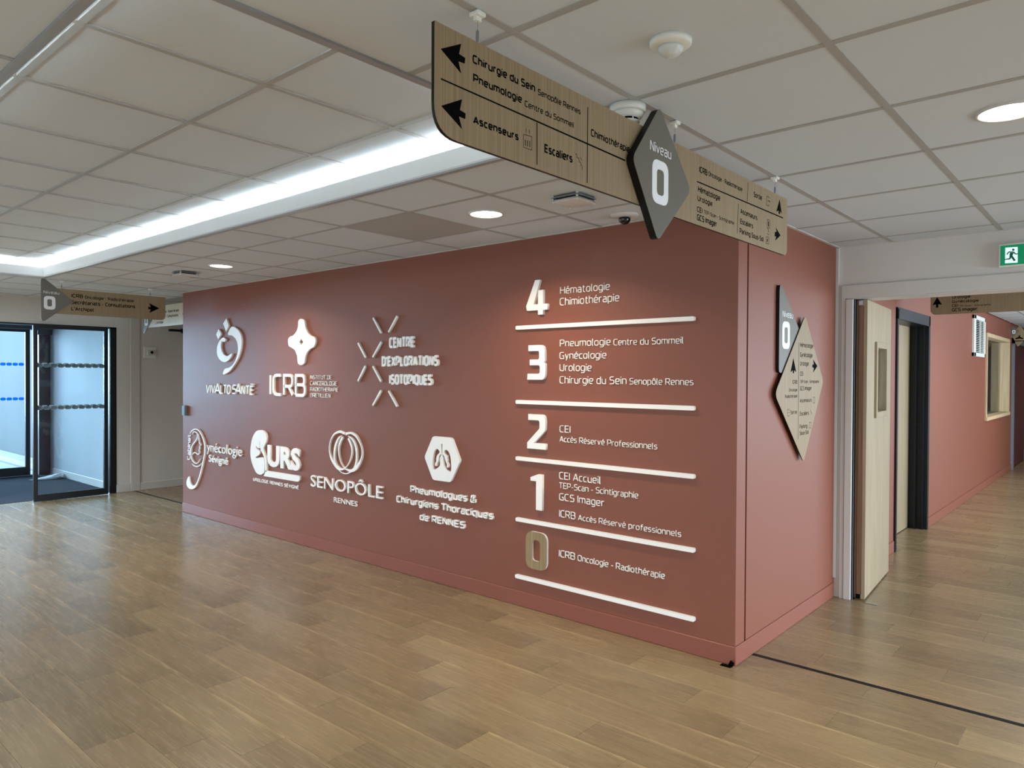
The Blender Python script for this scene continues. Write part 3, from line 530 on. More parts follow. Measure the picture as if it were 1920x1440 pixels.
for p in planks:
    best = None
    for fx in (0, .25, .5, .75, 1):
        for y in (p[2], p[3]):
            ok, dz = in_view(p[0]+(p[1]-p[0])*fx, y, 0)
            if ok and (best is None or dz < best): best = dz
    hid = (p[2] > WY and p[0] < CX-.02 and p[0] > LX)
    (vis if best is not None and not hid else rest).append((best or 99, p))
vis.sort(key=lambda t: t[0]); near = vis[:285]; rest += vis[285:]
for _, p in near:
    o = bpy.data.objects.new('plank', plank_mesh(p[1]-p[0], p[3]-p[2])); COL.objects.link(o)
    o.parent = floor; o.location = ((p[0]+p[1])/2, (p[2]+p[3])/2, 0)
def merge_planks(lst, name):
    bm = bmesh.new()
    for _, p in lst:
        me = plank_mesh(p[1]-p[0], p[3]-p[2]).copy(); me.transform(Matrix.Translation(((p[0]+p[1])/2, (p[2]+p[3])/2, 0))); bm.from_mesh(me); bpy.data.meshes.remove(me)
    me = bpy.data.meshes.new(name); bm.to_mesh(me); bm.free(); return me
# the far and unseen planks: one stuff part (material with world coordinates)
fm = M['plank'].copy(); fm.name = 'oak_vinyl_far'
nt = fm.node_tree
for n in list(nt.nodes):
    if n.type == 'OBJECT_INFO':
        vo = nt.nodes.new('ShaderNodeTexNoise'); vo.inputs['Scale'].default_value = 1.7; vo.inputs['Detail'].default_value = 0
        mpv = nt.nodes.new('ShaderNodeMapping'); mpv.inputs['Scale'].default_value = (1, 5, 1)
        tcx = [q for q in nt.nodes if q.type == 'TEX_COORD'][0]
        nt.links.new(tcx.outputs['Object'], mpv.inputs[0]); nt.links.new(mpv.outputs[0], vo.inputs['Vector'])
        for lk in list(nt.links):
            if lk.from_node == n:
                ts = lk.to_socket; nt.links.remove(lk)
                if ts.node.type == 'MATH': nt.links.new(vo.outputs['Fac'], ts)
sx_ = [q for q in nt.nodes if q.type == 'SEPXYZ'][0]
for lk in list(nt.links):      # plank-local Y from world Y by wrapping
    if lk.from_node == sx_ and lk.from_socket.name == 'Y':
        ts = lk.to_socket; nt.links.remove(lk)
        wr = nt.nodes.new('ShaderNodeMath'); wr.operation = 'WRAP'; wr.inputs[1].default_value = .1; wr.inputs[2].default_value = -.1
        sb = nt.nodes.new('ShaderNodeMath'); sb.operation = 'SUBTRACT'; sb.inputs[1].default_value = 4.024
        m2 = nt.nodes.new('ShaderNodeMath'); m2.operation = 'MULTIPLY'; m2.inputs[1].default_value = .2/.1985
        nt.links.new(sx_.outputs['Y'], sb.inputs[0]); nt.links.new(sb.outputs[0], m2.inputs[0]); nt.links.new(m2.outputs[0], wr.inputs[0]); nt.links.new(wr.outputs[0], ts)
    elif lk.from_node == sx_ and lk.from_socket.name == 'X':
        nt.links.remove(lk)
me = merge_planks(rest, 'far_planks'); me.materials.clear()
link('far_planks', me, fm, floor, kind='stuff')
box('trim_1', M['strip'], (DX-.02, 5, 3.836, 3.864, -.004, .0015), kind='structure')

# ------------------------------------------------------------------ ceiling with cove
OX0, OX1, OY0, OY1 = -7.70, -1.675, .652, 2.205     # opening of the raised cove
ceiling = MB().box(-10.02, 6, -4.3, 24, 2.80, 2.90).build('ceiling', M['plaster'], kind='structure')  # unseen backing slab above the tiles, added to block sky light
ZT = 2.566
def minus(r, h):
    x0, x1, y0, y1 = r; a0, a1, b0, b1 = h
    if x1 <= a0 or x0 >= a1 or y1 <= b0 or y0 >= b1: return [r]
    out = []
    if x0 < a0: out.append((x0, a0, y0, y1))
    if x1 > a1: out.append((a1, x1, y0, y1))
    cx0, cx1 = max(x0, a0), min(x1, a1)
    if y0 < b0: out.append((cx0, cx1, y0, b0))
    if y1 > b1: out.append((cx0, cx1, b1, y1))
    return out
tm = {}
def tile_mesh(lx, ly):
    k = (round(lx, 3), round(ly, 3))
    if k not in tm:
        t = .0115
        bm = MB(); hx, hy = lx/2, ly/2
        bm.box(-hx, hx, -hy, hy, 0, .018, 0); me = bm.mesh('ceiling_tile'); me.materials.append(M['ceil']); tm[k] = me
    return tm[k]
tiles = []
def add_tile(r, z, inset):
    if r[1]-r[0] < .03 or r[3]-r[2] < .03: return
    tiles.append((r, z))
opening = (OX0-.075, OX1+.02, OY0-.02, OY1+.075)
opening = (OX0-.017, OX1+.017, OY0-.017, OY1+.017)
blk = (LX, CX, WY, 30)
GR = (GX-5*.6, GX-4*.6, GY+.6, GY+1.2)
def cells(gx, gy, x0, x1, y0, y1, z, hole=None, skip=None):
    i0 = math.floor((x0-gx)/.6); j0 = math.floor((y0-gy)/.6)
    i = i0
    while gx+i*.6 < x1:
        j = j0
        while gy+j*.6 < y1:
            r = (max(gx+i*.6, x0), min(gx+i*.6+.6, x1), max(gy+j*.6, y0), min(gy+j*.6+.6, y1))
            if skip and abs(r[0]-skip[0]) < .05 and abs(r[2]-skip[2]) < .05: j += 1; continue
            rs = minus(r, hole) if hole else [r]
            rr = []
            for q in rs: rr += minus(q, blk) if z < 2.5 else [q]
            for q in rr: add_tile(q, z, 0)
            j += 1
        i += 1
cells(GX, GY, DX, 5, -4.2, 5.245, H, opening, GR)
cells(GX, GY, -1.61, 1.4, 5.46, 20, H)
cells(GX, GY, DX-.1, LX, 5.245, 9, H)
cells(-2.395, 1.985, OX0-.10, OX1+.05, OY0-.05, OY1+.05, ZT)
tv, trest = [], []
for r, z in tiles:
    best = None
    for fx in (0, .5, 1):
        for fy in (0, .5, 1):
            ok, dz = in_view(r[0]+(r[1]-r[0])*fx, r[2]+(r[3]-r[2])*fy, z, 20)
            if ok and (best is None or dz < best): best = dz
    (tv if best is not None else trest).append((best or 99, r, z))
tv.sort(key=lambda t: t[0]); trest += tv[290:]; tv = tv[:290]
def tile_at(r, z):
    g = .0105 if z < 2.5 else .0105
    return (r[1]-r[0]-2*g, r[3]-r[2]-2*g), ((r[0]+r[1])/2, (r[2]+r[3])/2, z+(.0025 if z < 2.5 else .006))
for _, r, z in tv:
    s_, c_ = tile_at(r, z)
    o = bpy.data.objects.new('ceiling_tile', tile_mesh(*s_)); COL.objects.link(o); o.parent = ceiling; o.location = c_
bm = bmesh.new()
for _, r, z in trest:
    s_, c_ = tile_at(r, z); me = tile_mesh(*s_).copy(); me.transform(Matrix.Translation(c_)); bm.from_mesh(me); bpy.data.meshes.remove(me)
me = bpy.data.meshes.new('far_ceiling_tiles'); bm.to_mesh(me); bm.free()
link('far_ceiling_tiles', me, M['ceil'], ceiling, kind='stuff')
# T bars: one bar per grid line, 24 mm wide, clipped around the opening
def bar(x0, x1, y0, y1, z):
    for q in (minus((x0, x1, y0, y1), opening) if z < 2.5 else [(x0, x1, y0, y1)]):
        for p in (minus(q, blk) if z < 2.5 else [q]):
            if p[1]-p[0] > .01 and p[3]-p[2] > .01:
                MB().box(p[0], p[1], p[2], p[3], z, z+.02).build('ceiling_bar', M['bar'], ceiling)
def grid(gx, gy, x0, x1, y0, y1, z):
    i = math.ceil((x0-gx)/.6)
    while gx+i*.6 < x1: bar(gx+i*.6-.012, gx+i*.6+.012, y0, y1, z); i += 1
    j = math.ceil((y0-gy)/.6)
    while gy+j*.6 < y1: bar(x0, x1, gy+j*.6-.012, gy+j*.6+.012, z+.0004); j += 1
grid(GX, GY, DX, 3, -1.2, 5.245, H)
grid(GX, GY, -1.61, 1.4, 5.46, 20, H)
grid(-2.395, 1.985, OX0-.06, OX1+.04, OY0-.04, OY1+.045, ZT)
# perimeter angles
for b in ((LX, CX+.0, WY-.02, WY-.0005, H-.001, H+.003), (CX+.0005, CX+.02, WY, 5.25, H-.001, H+.003), (CX, 5, 5.228, 5.2495, H-.001, H+.003), (DX+.0005, DX+.02, -1, 3.8, H-.001, H+.003)):
    box('ceiling_angle', M['offwhite'], b, ceiling)
# cove upstand (fascia), slot, back wall, led strips
F0 = .012; SL = .05; ZF = 2.508
def ringbox(name, mt, x0, x1, y0, y1, t, z0, z1, parent=ceiling):
    """four boards around a rectangle; the rectangle is the inner face, t outward"""
    for b in ((x0-t, x1+t, y1, y1+t, z0, z1), (x0-t, x1+t, y0-t, y0, z0, z1), (x0-t, x0, y0, y1, z0, z1), (x1, x1+t, y0, y1, z0, z1)):
        box(name, mt, b, parent)
ringbox('cove_fascia', M['cove'], OX0, OX1, OY0, OY1, F0, H+.0041, ZF)
ringbox('cove_edge_trim', M['flange'], OX0, OX1, OY0, OY1, .0272, H-.005, H+.004)
ringbox('cove_edge_trim', M['offwhite'], OX0+.0015, OX1-.0015, OY0+.0015, OY1-.0015, .0015, H+.004, H+.012)
ringbox('cove_ledge', M['cove'], OX0-F0, OX1+F0, OY0-F0, OY1+F0, SL-F0, H+.060, H+.070)
ringbox('cove_back_board', M['cove'], OX0-SL, OX1+SL, OY0-SL, OY1+SL, .012, H+.024, ZT+.03)
for b in ((OX0-SL+.01, OX1+SL-.01, OY1+.022, OY1+.038, H+.0705, H+.079), (OX0-SL+.01, OX1+SL-.01, OY0-.038, OY0-.022, H+.0705, H+.079),
          (OX0-.038, OX0-.022, OY0, OY1, H+.0705, H+.079), (OX1+.022, OX1+.038, OY0, OY1, H+.0705, H+.079)):
    box('led_strip', M['led'], b, ceiling)

# ------------------------------------------------------------------ red block
GYA, GYB = 3.746, 3.764                                  # recessed joint in its right-hand face
wr = MB().box(LX, CX, WY, GYA, 0, H+.3).build('wall_red', M['red'], kind='structure')
box('joint_recess', M['red'], (LX, CX-.022, GYA, GYB, 0, H+.3), wr)
box('side_face', M['red'], (LX, CX, GYB, 5.44, 0, H+.3), wr)
def skirt(name, b, top=.1, mt='redskirt'):
    """b: x0,x1,y0,y1; small pale chamfer on top"""
    me = MB().box(b[0], b[1], b[2], b[3], 0, top, bev=.004)
    return me.build(name, M[mt], kind='structure')
skirt('baseboard_main', (LX-.002, CX+.007, WY-.010, WY-.0005))
skirt('baseboard_right', (CX+.0005, CX+.0075, WY-.010, 5.232))

# ------------------------------------------------------------------ white wall with the double doorway on the right
ww = MB().box(CX, 6, 5.25, 5.44, 2.07, H+.3).build('wall_right', M['white'], kind='structure')
box('pier', M['white'], (CX+.0005, -1.531, 5.25, 5.44, 0, 2.0695), ww)
box('pier', M['white'], (1.50, 6, 5.25, 5.44, 0, 2.07), ww)
fr = MB().box(-1.5265, 1.56, 5.232, 5.2495, 2.062, 2.152, .0015).build('door_1', M['offwhite'], kind='structure')
box('side_casing', M['offwhite'], (-1.553, -1.527, 5.232, 5.2495, 0, 2.152), fr, bev=.0015)
box('jamb', M['offwhite'], (-1.524, -1.478, 5.226, 5.31, 0, 2.0555), fr, bev=.002)
box('jamb', M['offwhite'], (1.478, 1.524, 5.226, 5.31, 0, 2.062), fr, bev=.002)
box('head', M['offwhite'], (-1.524, 1.524, 5.2505, 5.44, 2.056, 2.0695), fr)
box('seal', M['void'], (-1.478, -1.4655, 5.245, 5.31, 0, 2.056), fr)
box('seal', M['greyf'], (-1.4705, -1.4665, 5.243, 5.25, 0, 2.054), fr)
box('rebate', M['void'], (-1.53, -1.472, 5.31, 5.44, 0, 2.056), fr)
box('trim_2', M['offwhite'], (CX+.0005, CX+.018, 5.232, 5.2495, .135, H-.002), kind='structure')

# ------------------------------------------------------------------ corridor behind
KX = -1.61
dy0, dy1, dz = 6.945, 8.205, 2.125
wc = MB().box(KX-.2, KX, 5.44, dy0, 0, H+.3).build('wall_corridor', M['red'], kind='structure')
box('wall_section', M['red'], (KX-.2, KX, dy0, dy1, dz, H+.3), wc)
box('wall_section', M['red'], (KX-.2, KX, dy1, 11.80, 0, H+.3), wc)
box('wall_section', M['red'], (KX-.2, KX, 11.80, 14.10, 0, .93), wc)
box('wall_section', M['red'], (KX-.2, KX, 11.80, 14.10, 2.15, H+.3), wc)
box('wall_section', M['red'], (KX-.2, KX, 14.10, 14.50, 0, H+.3), wc)
box('wall_section', M['red'], (KX-.2, KX, 14.50, 16.5, 2.2, H+.3), wc)
box('wall_section', M['red'], (KX-.2, KX, 16.5, 20, 0, H+.3), wc)
skirt('baseboard_corridor', (KX+.0005, KX+.009, 5.445, 6.93))
skirt('baseboard_corridor', (KX+.0005, KX+.009, 8.22, 14.49))
box('wall_end', M['white'], (KX, 1.4, 20, 20.2, 0, H+.3), kind='structure')
box('wall_corridor_right', M['white'], (1.4, 1.55, 13.5, 20, 0, H+.3), kind='structure')
# dark framed door
d2 = empty('door_2', (KX, 7.55, 0), kind='structure')
box('casing', M['frame'], (KX-.19, KX+.018, dy0-.005, dy0+.030, 0, dz), d2, bev=.002)
box('casing', M['frame'], (KX-.19, KX+.018, dy1-.030, dy1+.020, 0, dz+.012), d2, bev=.002)
box('head', M['frame'], (KX-.19, KX+.018, dy0-.005, dy1+.020, dz-.09, dz+.012), d2, bev=.002)
box('stop', M['frame'], (KX-.10, KX-.085, dy1-.07, dy1-.030, 0, dz-.09), d2)
box('stop', M['frame'], (KX-.03, KX-.018, dy1-.055, dy1-.030, 0, dz-.09), d2)
box('door_leaf', M['oakdoor'], (KX-.195, KX-.155, dy0+.03, dy1-.03, .008, dz-.09), d2)
# third opening at the far end
d3 = empty('door_3', (KX, 15.5, 0), kind='structure')
box('casing', M['greyf'], (KX-.12, KX+.03, 14.5, 14.62, 0, 2.2), d3); box('casing', M['greyf'], (KX-.12, KX+.03, 16.42, 16.56, 0, 2.2), d3)
box('head', M['greyf'], (KX-.12, KX+.03, 14.5, 16.56, 2.1, 2.2), d3)
box('door_leaf', M['rust'], (KX-.06, KX-.01, 14.62, 16.42, .005, 2.1), d3)
# window to a side room
wn = empty('window_1', (KX, 12.95, .93), kind='structure')
wy0, wy1, wz0, wz1 = 11.80, 14.10, .93, 2.15
for nm, b in (('head', (KX-.21, KX+.02, wy0, wy1, wz1-.055, wz1)), ('sill', (KX-.21, KX+.03, wy0-.01, wy1+.01, wz0, wz0+.05)), ('jamb', (KX-.21, KX+.02, wy0, wy0+.045, wz0+.05, wz1-.055)), ('jamb', (KX-.21, KX+.02, wy1-.07, wy1, wz0+.05, wz1-.055))):
    box(nm, M['oakframe'], b, wn, bev=.002)
box('pane', M['glass'], (KX-.11, KX-.104, wy0+.045, wy1-.07, wz0+.05, wz1-.055), wn)
rm = MB().box(KX-1.9, KX-1.85, 11.2, 15.2, 0, 2.6).build('wall_side_room', mat('sage_paint', (150, 160, 140), .7, .2), kind='structure')
box('end_wall', mat('beige_paint', (168, 150, 122), .7, .2), (KX-1.9, KX-.2, 14.9, 15.0, 0, 2.6), rm)
box('near_wall', M['white'], (KX-1.9, KX-.2, 11.3, 11.4, 0, 2.6), rm)
for x in (-.55, -.95, -1.35):
    box('cupboard_panel', M['oakdoor'], (KX+x-.17, KX+x+.17, 14.80, 14.9, .05, 2.2), rm)
# wall louvre grille
gv = empty('louvre_grille', (KX, 11.12, 1.80), 'white louvred air grille on the pink corridor wall before the oak framed window', 'vent')
ly0, ly1, lz0, lz1 = 10.70, 11.56, 1.80, 2.325
for b in ((ly0, ly0+.12, lz0, lz1), (ly1-.06, ly1, lz0, lz1), (ly0, ly1, lz0, lz0+.05), (ly0, ly1, lz1-.05, lz1)):
    box('frame', M['plastic'], (KX+.0005, KX+.03, b[0], b[1], b[2], b[3]), gv, bev=.003)
box('mullion', M['plastic'], (KX+.004, KX+.026, ly0+.52, ly0+.54, lz0+.05, lz1-.05), gv)
box('duct', M['void'], (KX+.0005, KX+.003, ly0+.1, ly1-.05, lz0+.04, lz1-.04), gv)
mb = MB()
for k in range(19):
    z = lz0+.06+k*.0228; bm_ = mb.bm
    v = [bm_.verts.new(p) for p in ((KX+.004, ly0+.1, z+.012), (KX+.026, ly0+.1, z), (KX+.026, ly1-.05, z), (KX+.004, ly1-.05, z+.012), (KX+.004, ly0+.1, z+.015), (KX+.026, ly0+.1, z+.003), (KX+.026, ly1-.05, z+.003), (KX+.004, ly1-.05, z+.015))]
    for f in ((0, 1, 2, 3), (4, 7, 6, 5), (1, 5, 6, 2), (0, 4, 5, 1), (2, 6, 7, 3), (3, 7, 4, 0)): bm_.faces.new([v[q] for q in f])
mb.build('louvre_slats', M['plastic'], gv, kind='stuff')

# ------------------------------------------------------------------ entrance wall, porch and outside
wl = MB().box(DX-.15, DX, -4.3, 3.632, 2.112, H+.3).build('wall_left', M['white'], kind='structure')
box('pier', M['white'], (DX-.15, DX, 3.632, 9, 0, H+.3), wl)
box('pier', M['white'], (DX-.15, DX, -4.3, .9, 0, 2.112), wl)
box('trim_3', M['offwhite'], (DX+.0005, DX+.012, 3.80, 3.915, 0, H-.002), kind='structure', bev=.002)
skirt('baseboard_left', (DX+.0005, DX+.010, 3.634, 3.799), .1, 'offwhite')
skirt('baseboard_left', (DX+.0005, DX+.010, 3.917, 8.9), .1, 'offwhite')
box('wall_back', M['white'], (DX, LX, 8.9, 9.05, 0, H+.3), kind='structure')
def slider(name, label, x, y0, y1, z1, stile, grp, smat, n, zs, yoff=0, rail=.09):
    t = empty(name, (x, (y0+y1)/2, 0), label, 'door', grp)
    box('stile', M['alu'], (x-.02, x+.02, y0, y0+stile, .006, z1), t, bev=.002)
    box('stile', M['alu'], (x-.02, x+.02, y1-stile, y1, .006, z1), t, bev=.002)
    box('rail', M['alu'], (x-.02, x+.02, y0+stile, y1-stile, .006, rail), t)
    box('rail', M['alu'], (x-.02, x+.02, y0+stile, y1-stile, z1-.035, z1), t)
    box('pane', M['glass'], (x-.004, x+.004, y0+stile, y1-stile, rail, z1-.035), t)
    for z in zs:
        for k in range(n):
            yc = y0+stile+.022+yoff+k*.0756
            if yc > y1-stile-.01: break
            me = shape_mesh(('x', x+.0045), [rounded([(yc-.034, z-.022), (yc+.034, z-.022), (yc+.034, z+.022), (yc-.034, z+.022)], .021, 5)], .0008)
            s_ = link('sticker', me, smat, t)
            if smat == M['stick']:
                me = shape_mesh(('x', x-.0055), [rounded([(yc-.054, z-.010), (yc+.014, z-.010), (yc+.014, z+.034), (yc-.054, z+.034)], .021, 5)], .0008)
                link('sticker_backing', me, M['paper'], t)
    return t
# inner screen
scr = empty('door_4', (DX, 2.2, 0), kind='structure')
box('post', M['alu'], (DX-.13, DX-.012, 3.552, 3.6315, 0.0, 2.11), scr)
box('post_face', M['alu'], (DX-.0115, DX+.004, 3.556, 3.6315, .1, 2.11), scr)
box('head', M['alu'], (DX-.13, DX+.004, .9, 3.6315, 2.093, 2.1115), scr)
box('post', M['alu'], (DX-.13, DX-.012, .9, .96, 0.0, 2.11), scr)
slider('sliding_door', 'black framed inner glass sliding door standing open in front of the pale porch wall', DX+.028, 2.702, 3.516, 2.09, .045, 'glass sliding doors', M['stick'], 11, (1.615, 1.11), rail=.085)
slider('sliding_door', 'black framed inner glass sliding door at the far side of the entrance', DX+.028, .92, 1.77, 2.09, .045, 'glass sliding doors', M['stick'], 10, (1.615, 1.11), rail=.085)
# porch
pf = MB().box(-12.6, DX-.15, .9, 3.65, -.15, -.001).build('floor_porch', M['mat_'], kind='structure')
box('wall_porch', M['porchw'], (-12.6, DX-.15, 3.655, 3.80, 0, H+.3), kind='structure')
box('wall_porch_far', M['white'], (-12.6, DX-.15, .75, .9, 0, H+.3), kind='structure')
box('ceiling_porch', M['plaster'], (-12.6, DX-.15, .75, 3.8, 2.30, 2.4), kind='structure')
skirt('baseboard_porch', (-12.4, DX-.155, 3.645, 3.6548), .1, 'offwhite')
po = empty('door_5', (-12.5, 2.3, 0), kind='structure')
box('post', M['alu2'], (-12.56, -12.44, 3.50, 3.645, 0, 2.17), po)
box('head', M['alu2'], (-12.56, -12.30, .9, 3.65, 2.17, 2.30), po)
box('track_cover', M['alu'], (-12.44, -12.36, 1.2, 3.20, 2.205, 2.26), po, bev=.01)
box('corner_bracket', M['alu2'], (-12.50, -12.34, 3.46, 3.645, 2.10, 2.22), po)
box('post', M['alu2'], (-12.56, -12.44, .9, .97, 0, 2.17), po)
slider('sliding_door', 'closed outer glass sliding door with blue safety dots at the end of the porch', -12.5, 2.30, 3.40, 2.17, .06, 'glass sliding doors', M['blue'], 14, (1.655, 1.145), .0, rail=.13)
slider('sliding_door', 'second closed outer glass sliding door with blue safety dots beyond the porch', -12.5, 1.18, 2.28, 2.17, .06, 'glass sliding doors', M['blue'], 14, (1.655, 1.145), .0, rail=.13)
box('ground', M['concrete'], (-60, -12.6, -25, 30, -.2, -.02), kind='structure')
box('wall_outside', M['render'], (-40, -12.9, 4.03, 4.3, -.05, 3.6), kind='structure')
box('kerb', M['concrete'], (-40, -13.0, 3.72, 4.03, -.03, .04), kind='structure', bev=.01)
box('trim_4', M['greyf'], (-40, -13.0, 3.60, 3.64, -.02, -.005), kind='structure')
# crumpled paper on the mat
bm = bmesh.new(); bmesh.ops.create_icosphere(bm, subdivisions=3, radius=1); rnd = random.Random(3)
for v in bm.verts:
    k = 1+rnd.uniform(-.16, .16); v.co = Vector((v.co.x*k, v.co.y*k, v.co.z*k))
    t = (v.co.y+1)/2; v.co.x *= .13*(.25+.75*t); v.co.y *= .20; v.co.z = max(v.co.z, -.6)*.06*(.2+.8*t*t)+.04*(.2+.8*t*t)
zmin = min(v.co.z for v in bm.verts)
for v in bm.verts: v.co += Vector((-11.86, 3.43, -zmin))
me = bpy.data.meshes.new('crumpled_paper'); bm.to_mesh(me); bm.free()
link('crumpled_paper', me, M['paper'], label='crumpled white paper lying on the dark entrance mat', cat='paper')

# unseen walls of the hall, with window openings set out to suit the daylight lamps
ws = MB().box(-10, 6, -4.3, -4.2, 0, .3).build('wall_south', M['white'], kind='structure')
box('pier', M['white'], (-10, -9.5, -4.3, -4.2, .3, H+.3), ws); box('pier', M['white'], (1.6, 6, -4.3, -4.2, .3, H+.3), ws); box('lintel', M['white'], (-9.5, 1.6, -4.3, -4.2, 2.38, H+.3), ws)
we = MB().box(4.1, 4.2, -4.3, 5.25, 0, .3).build('wall_east', M['white'], kind='structure')
box('lintel', M['white'], (4.1, 4.2, -4.3, 5.25, 2.38, H+.3), we); box('pier', M['white'], (4.1, 4.2, -4.2, 1.9, .3, 2.38), we); box('pier', M['white'], (4.1, 4.2, 5.15, 5.25, .3, 2.38), we)
for x in (-7.2, -4.9, -2.6, -.4):
    box('mullion', M['alu'], (x-.03, x+.03, -4.28, -4.22, .3, 2.38), ws)
for y in (3.0, 4.1):
    box('mullion', M['alu'], (4.12, 4.18, y-.03, y+.03, .3, 2.38), we)
# ------------------------------------------------------------------ lettering and emblems on the red wall
WP = ('y', WY-.0008)
LT = .018
def raised_text(name, rows, parent=None, th=LT, **kw): return lettering(name, WP, rows, th, M['letter'], parent, **kw)
def raised_words(name, rows, parent, th=LT, **kw): word_parts(name, WP, rows, th, M['letter'], parent, **kw)
def logo(name, loc, label): return empty(name, (loc[0], WY-.01, loc[2]), label, 'wall logo', 'white raised logos on the red wall')
g = logo('swirl_logo', (-6.9, WY, 1.35), 'white logo of a swirl and two diamonds, top left of the seven logos')
for p in D['viv']: shape('diamond', WP, [p], LT, M['letter'], g)
for p in D['viv_s']: shape('swirl', WP, [smooth(p)], LT, M['letter'], g)
raised_words('word', D['viv_t'], g, w_=.15, slant=.1)
shape('accent', WP, [D['viv_mac'][0]], LT, M['letter'], g)
g = logo('star_logo', (-5.7, WY, 1.3), 'white rounded four point star logo with a tiny diamond hole over four big thin capitals')
shape('star', WP, [smooth(D['icrb_s'][0]), D['icrb_h'][0]], LT, M['letter'], g)
raised_words('letter', D['icrb_t'], g, w_=.135, split='letter')
raised_words('word', D['icrb_l'], g, .008)
g = logo('bars_logo', (-4.4, WY, 1.2), 'white logo of eight slanted bars beside three lines of bold capitals')
for s in D['iso']: strokes('bar', WP, [s], LT, M['letter'], g)
raised_words('word', D['iso_t'], g)
g = logo('script_logo', (-7.4, WY, .4), 'white logo of a tall letter g holding a woman\'s profile, lowest left on the wall')
strokes('letter_outline', WP, [D['gyn'][0]], LT, M['letter'], g); shape('letter_tail', WP, [smooth(D['gyn_c'][0])], LT-.0016, M['letter'], g)
for s, nm, q in zip(D['gyn'][1:], ('hair_outline', 'face_outline', 'neck_line'), (.0004, .0008, .0012)): strokes(nm, WP, [s], LT-q, M['letter'], g)
for r in D['gyn_t']: raised_text('text_line', [r], g, .014, human=True)
raised_text('upright_lettering', D['gyn_r'], g, .008, w_=.16)
g = logo('kidney_logo', (-6.1, WY, .5), 'white kidney shaped logo with three bold capitals over a thick bar')
shape('kidney', WP, [smooth(D['urs_s'][0], 4)], LT, M['letter'], g); shape('underline', WP, [rounded(D['urs'][0], .012, 3)], LT, M['letter'], g)
raised_text('initials', [D['urs_t'][0][:5]+(.045,)], g, human=True); raised_words('word', D['urs_l'], g, .008)
g = logo('rings_logo', (-5.0, WY, .5), 'white interlaced oval rings logo above thin wide capitals')
for i, s in enumerate(D['sen']): strokes('oval_ring', WP, [s[:-1] if i < 2 else s], LT-.0003*i, M['letter'], g)
raised_text('name_lettering', D['sen_t'], g, human=True); raised_text('text_line', D['sen_l'], g, .008, human=True)
g = logo('lungs_logo', (-4.0, WY, .5), 'white hexagon logo with cut-out lungs above three bold text lines')
shape('hexagon', WP, [rounded(D['pne'][0], .008, 2)] + [smooth(h, 3) for h in D['pne_h']] + [D['pne_v'][0]], LT, M['letter'], g)
raised_words('word', D['pne_t'], g)

# floor directory
NUMS = {
 '4': [[(.42, 1), (.66, 1), (.36, .30), (.56, .30), (.56, .70), (.80, .70), (.80, .30), (1, .30), (1, .13), (.80, .13), (.80, 0), (.56, 0), (.56, .13), (.04, .13), (0, .26)]],
}
def number(name, key, polys, label, mt=M['letter'], th=.02):
    u, v, wd, h = D['num'][key]
    return shape(name, WP, [[(u+a*wd, v+b*h) for a, b in p] for p in polys], th, mt, label=label, cat='number', group='floor numbers of the wall directory')
u3 = rounded([(.04, 1), (.93, 1), (.93, .50), (1, .50), (1, 0), (0, 0), (0, .17), (.70, .17), (.70, .42), (.12, .42), (.12, .585), (.66, .585), (.66, .83), (.04, .83)],
             [0, .16, 0, 0, .2, 0, 0, .07, .08, 0, 0, .07, .07, 0], 5)
u3 = rounded([(.06, 1), (.95, 1), (.97, .54), (.90, .505), (1, .46), (1, 0), (0, 0), (.02, .175), (.70, .175), (.70, .42), (.14, .42), (.14, .585), (.66, .585), (.66, .83), (.06, .83)],
             [0, .22, .06, 0, .06, .24, 0, 0, .09, .09, 0, 0, .08, .08, 0], 5)
u2 = rounded([(.05, 1), (.97, 1), (.97, .56), (.36, .17), (1, .17), (1, 0), (0, 0), (0, .17), (.66, .60), (.66, .83), (.05, .83)],
             [0, .24, .14, 0, 0, 0, 0, 0, .08, .09, 0], 5)
u1 = [(.62, 1), (1, 1), (1, 0), (.48, 0), (.48, .80), (0, .80), (0, .90)]
N_ = 'white raised number %s of the wall directory'
number('floor_number', '4', NUMS['4'], 'top white raised number 4 of the wall directory'); number('floor_number', '3', [u3], 'white raised number 3 between the top two directory rules')
number('floor_number', '2', [u2], 'white raised number 2 in the middle of the wall directory'); number('floor_number', '1', [u1], 'white raised number 1 just above the oak number')
u, v, wd, h = D['num']['0']
z0 = shape('floor_number', WP, ring_shape(u, v, wd, h, .30), .016, M['letter'], label='oak faced number 0 at the bottom of the wall directory', cat='number', group='floor numbers of the wall directory')
shape('oak_face', ('y', WY-.0162), ring_shape(u, v, wd, h, .30), .004, M['oaknum'], z0)
pos = ('top rule of the directory under the number 4', 'second rule of the directory between the numbers 3 and 2', 'third rule of the directory between the numbers 2 and 1', 'fourth rule of the directory between the number 1 and the oak 0', 'bottom rule of the directory under the oak 0')
for s, q in zip(D['rule'], pos):
    z = (s[0][1]+s[1][1])/2; hw = .0125
    shape('rule_bar', WP, [rounded([(s[0][0], z-hw), (s[1][0], z-hw), (s[1][0], z+hw), (s[0][0], z+hw)], .01, 5)], .02, M['letter'], label='white '+q, cat='rule', group='rules of the wall directory')
dl = D['dir']
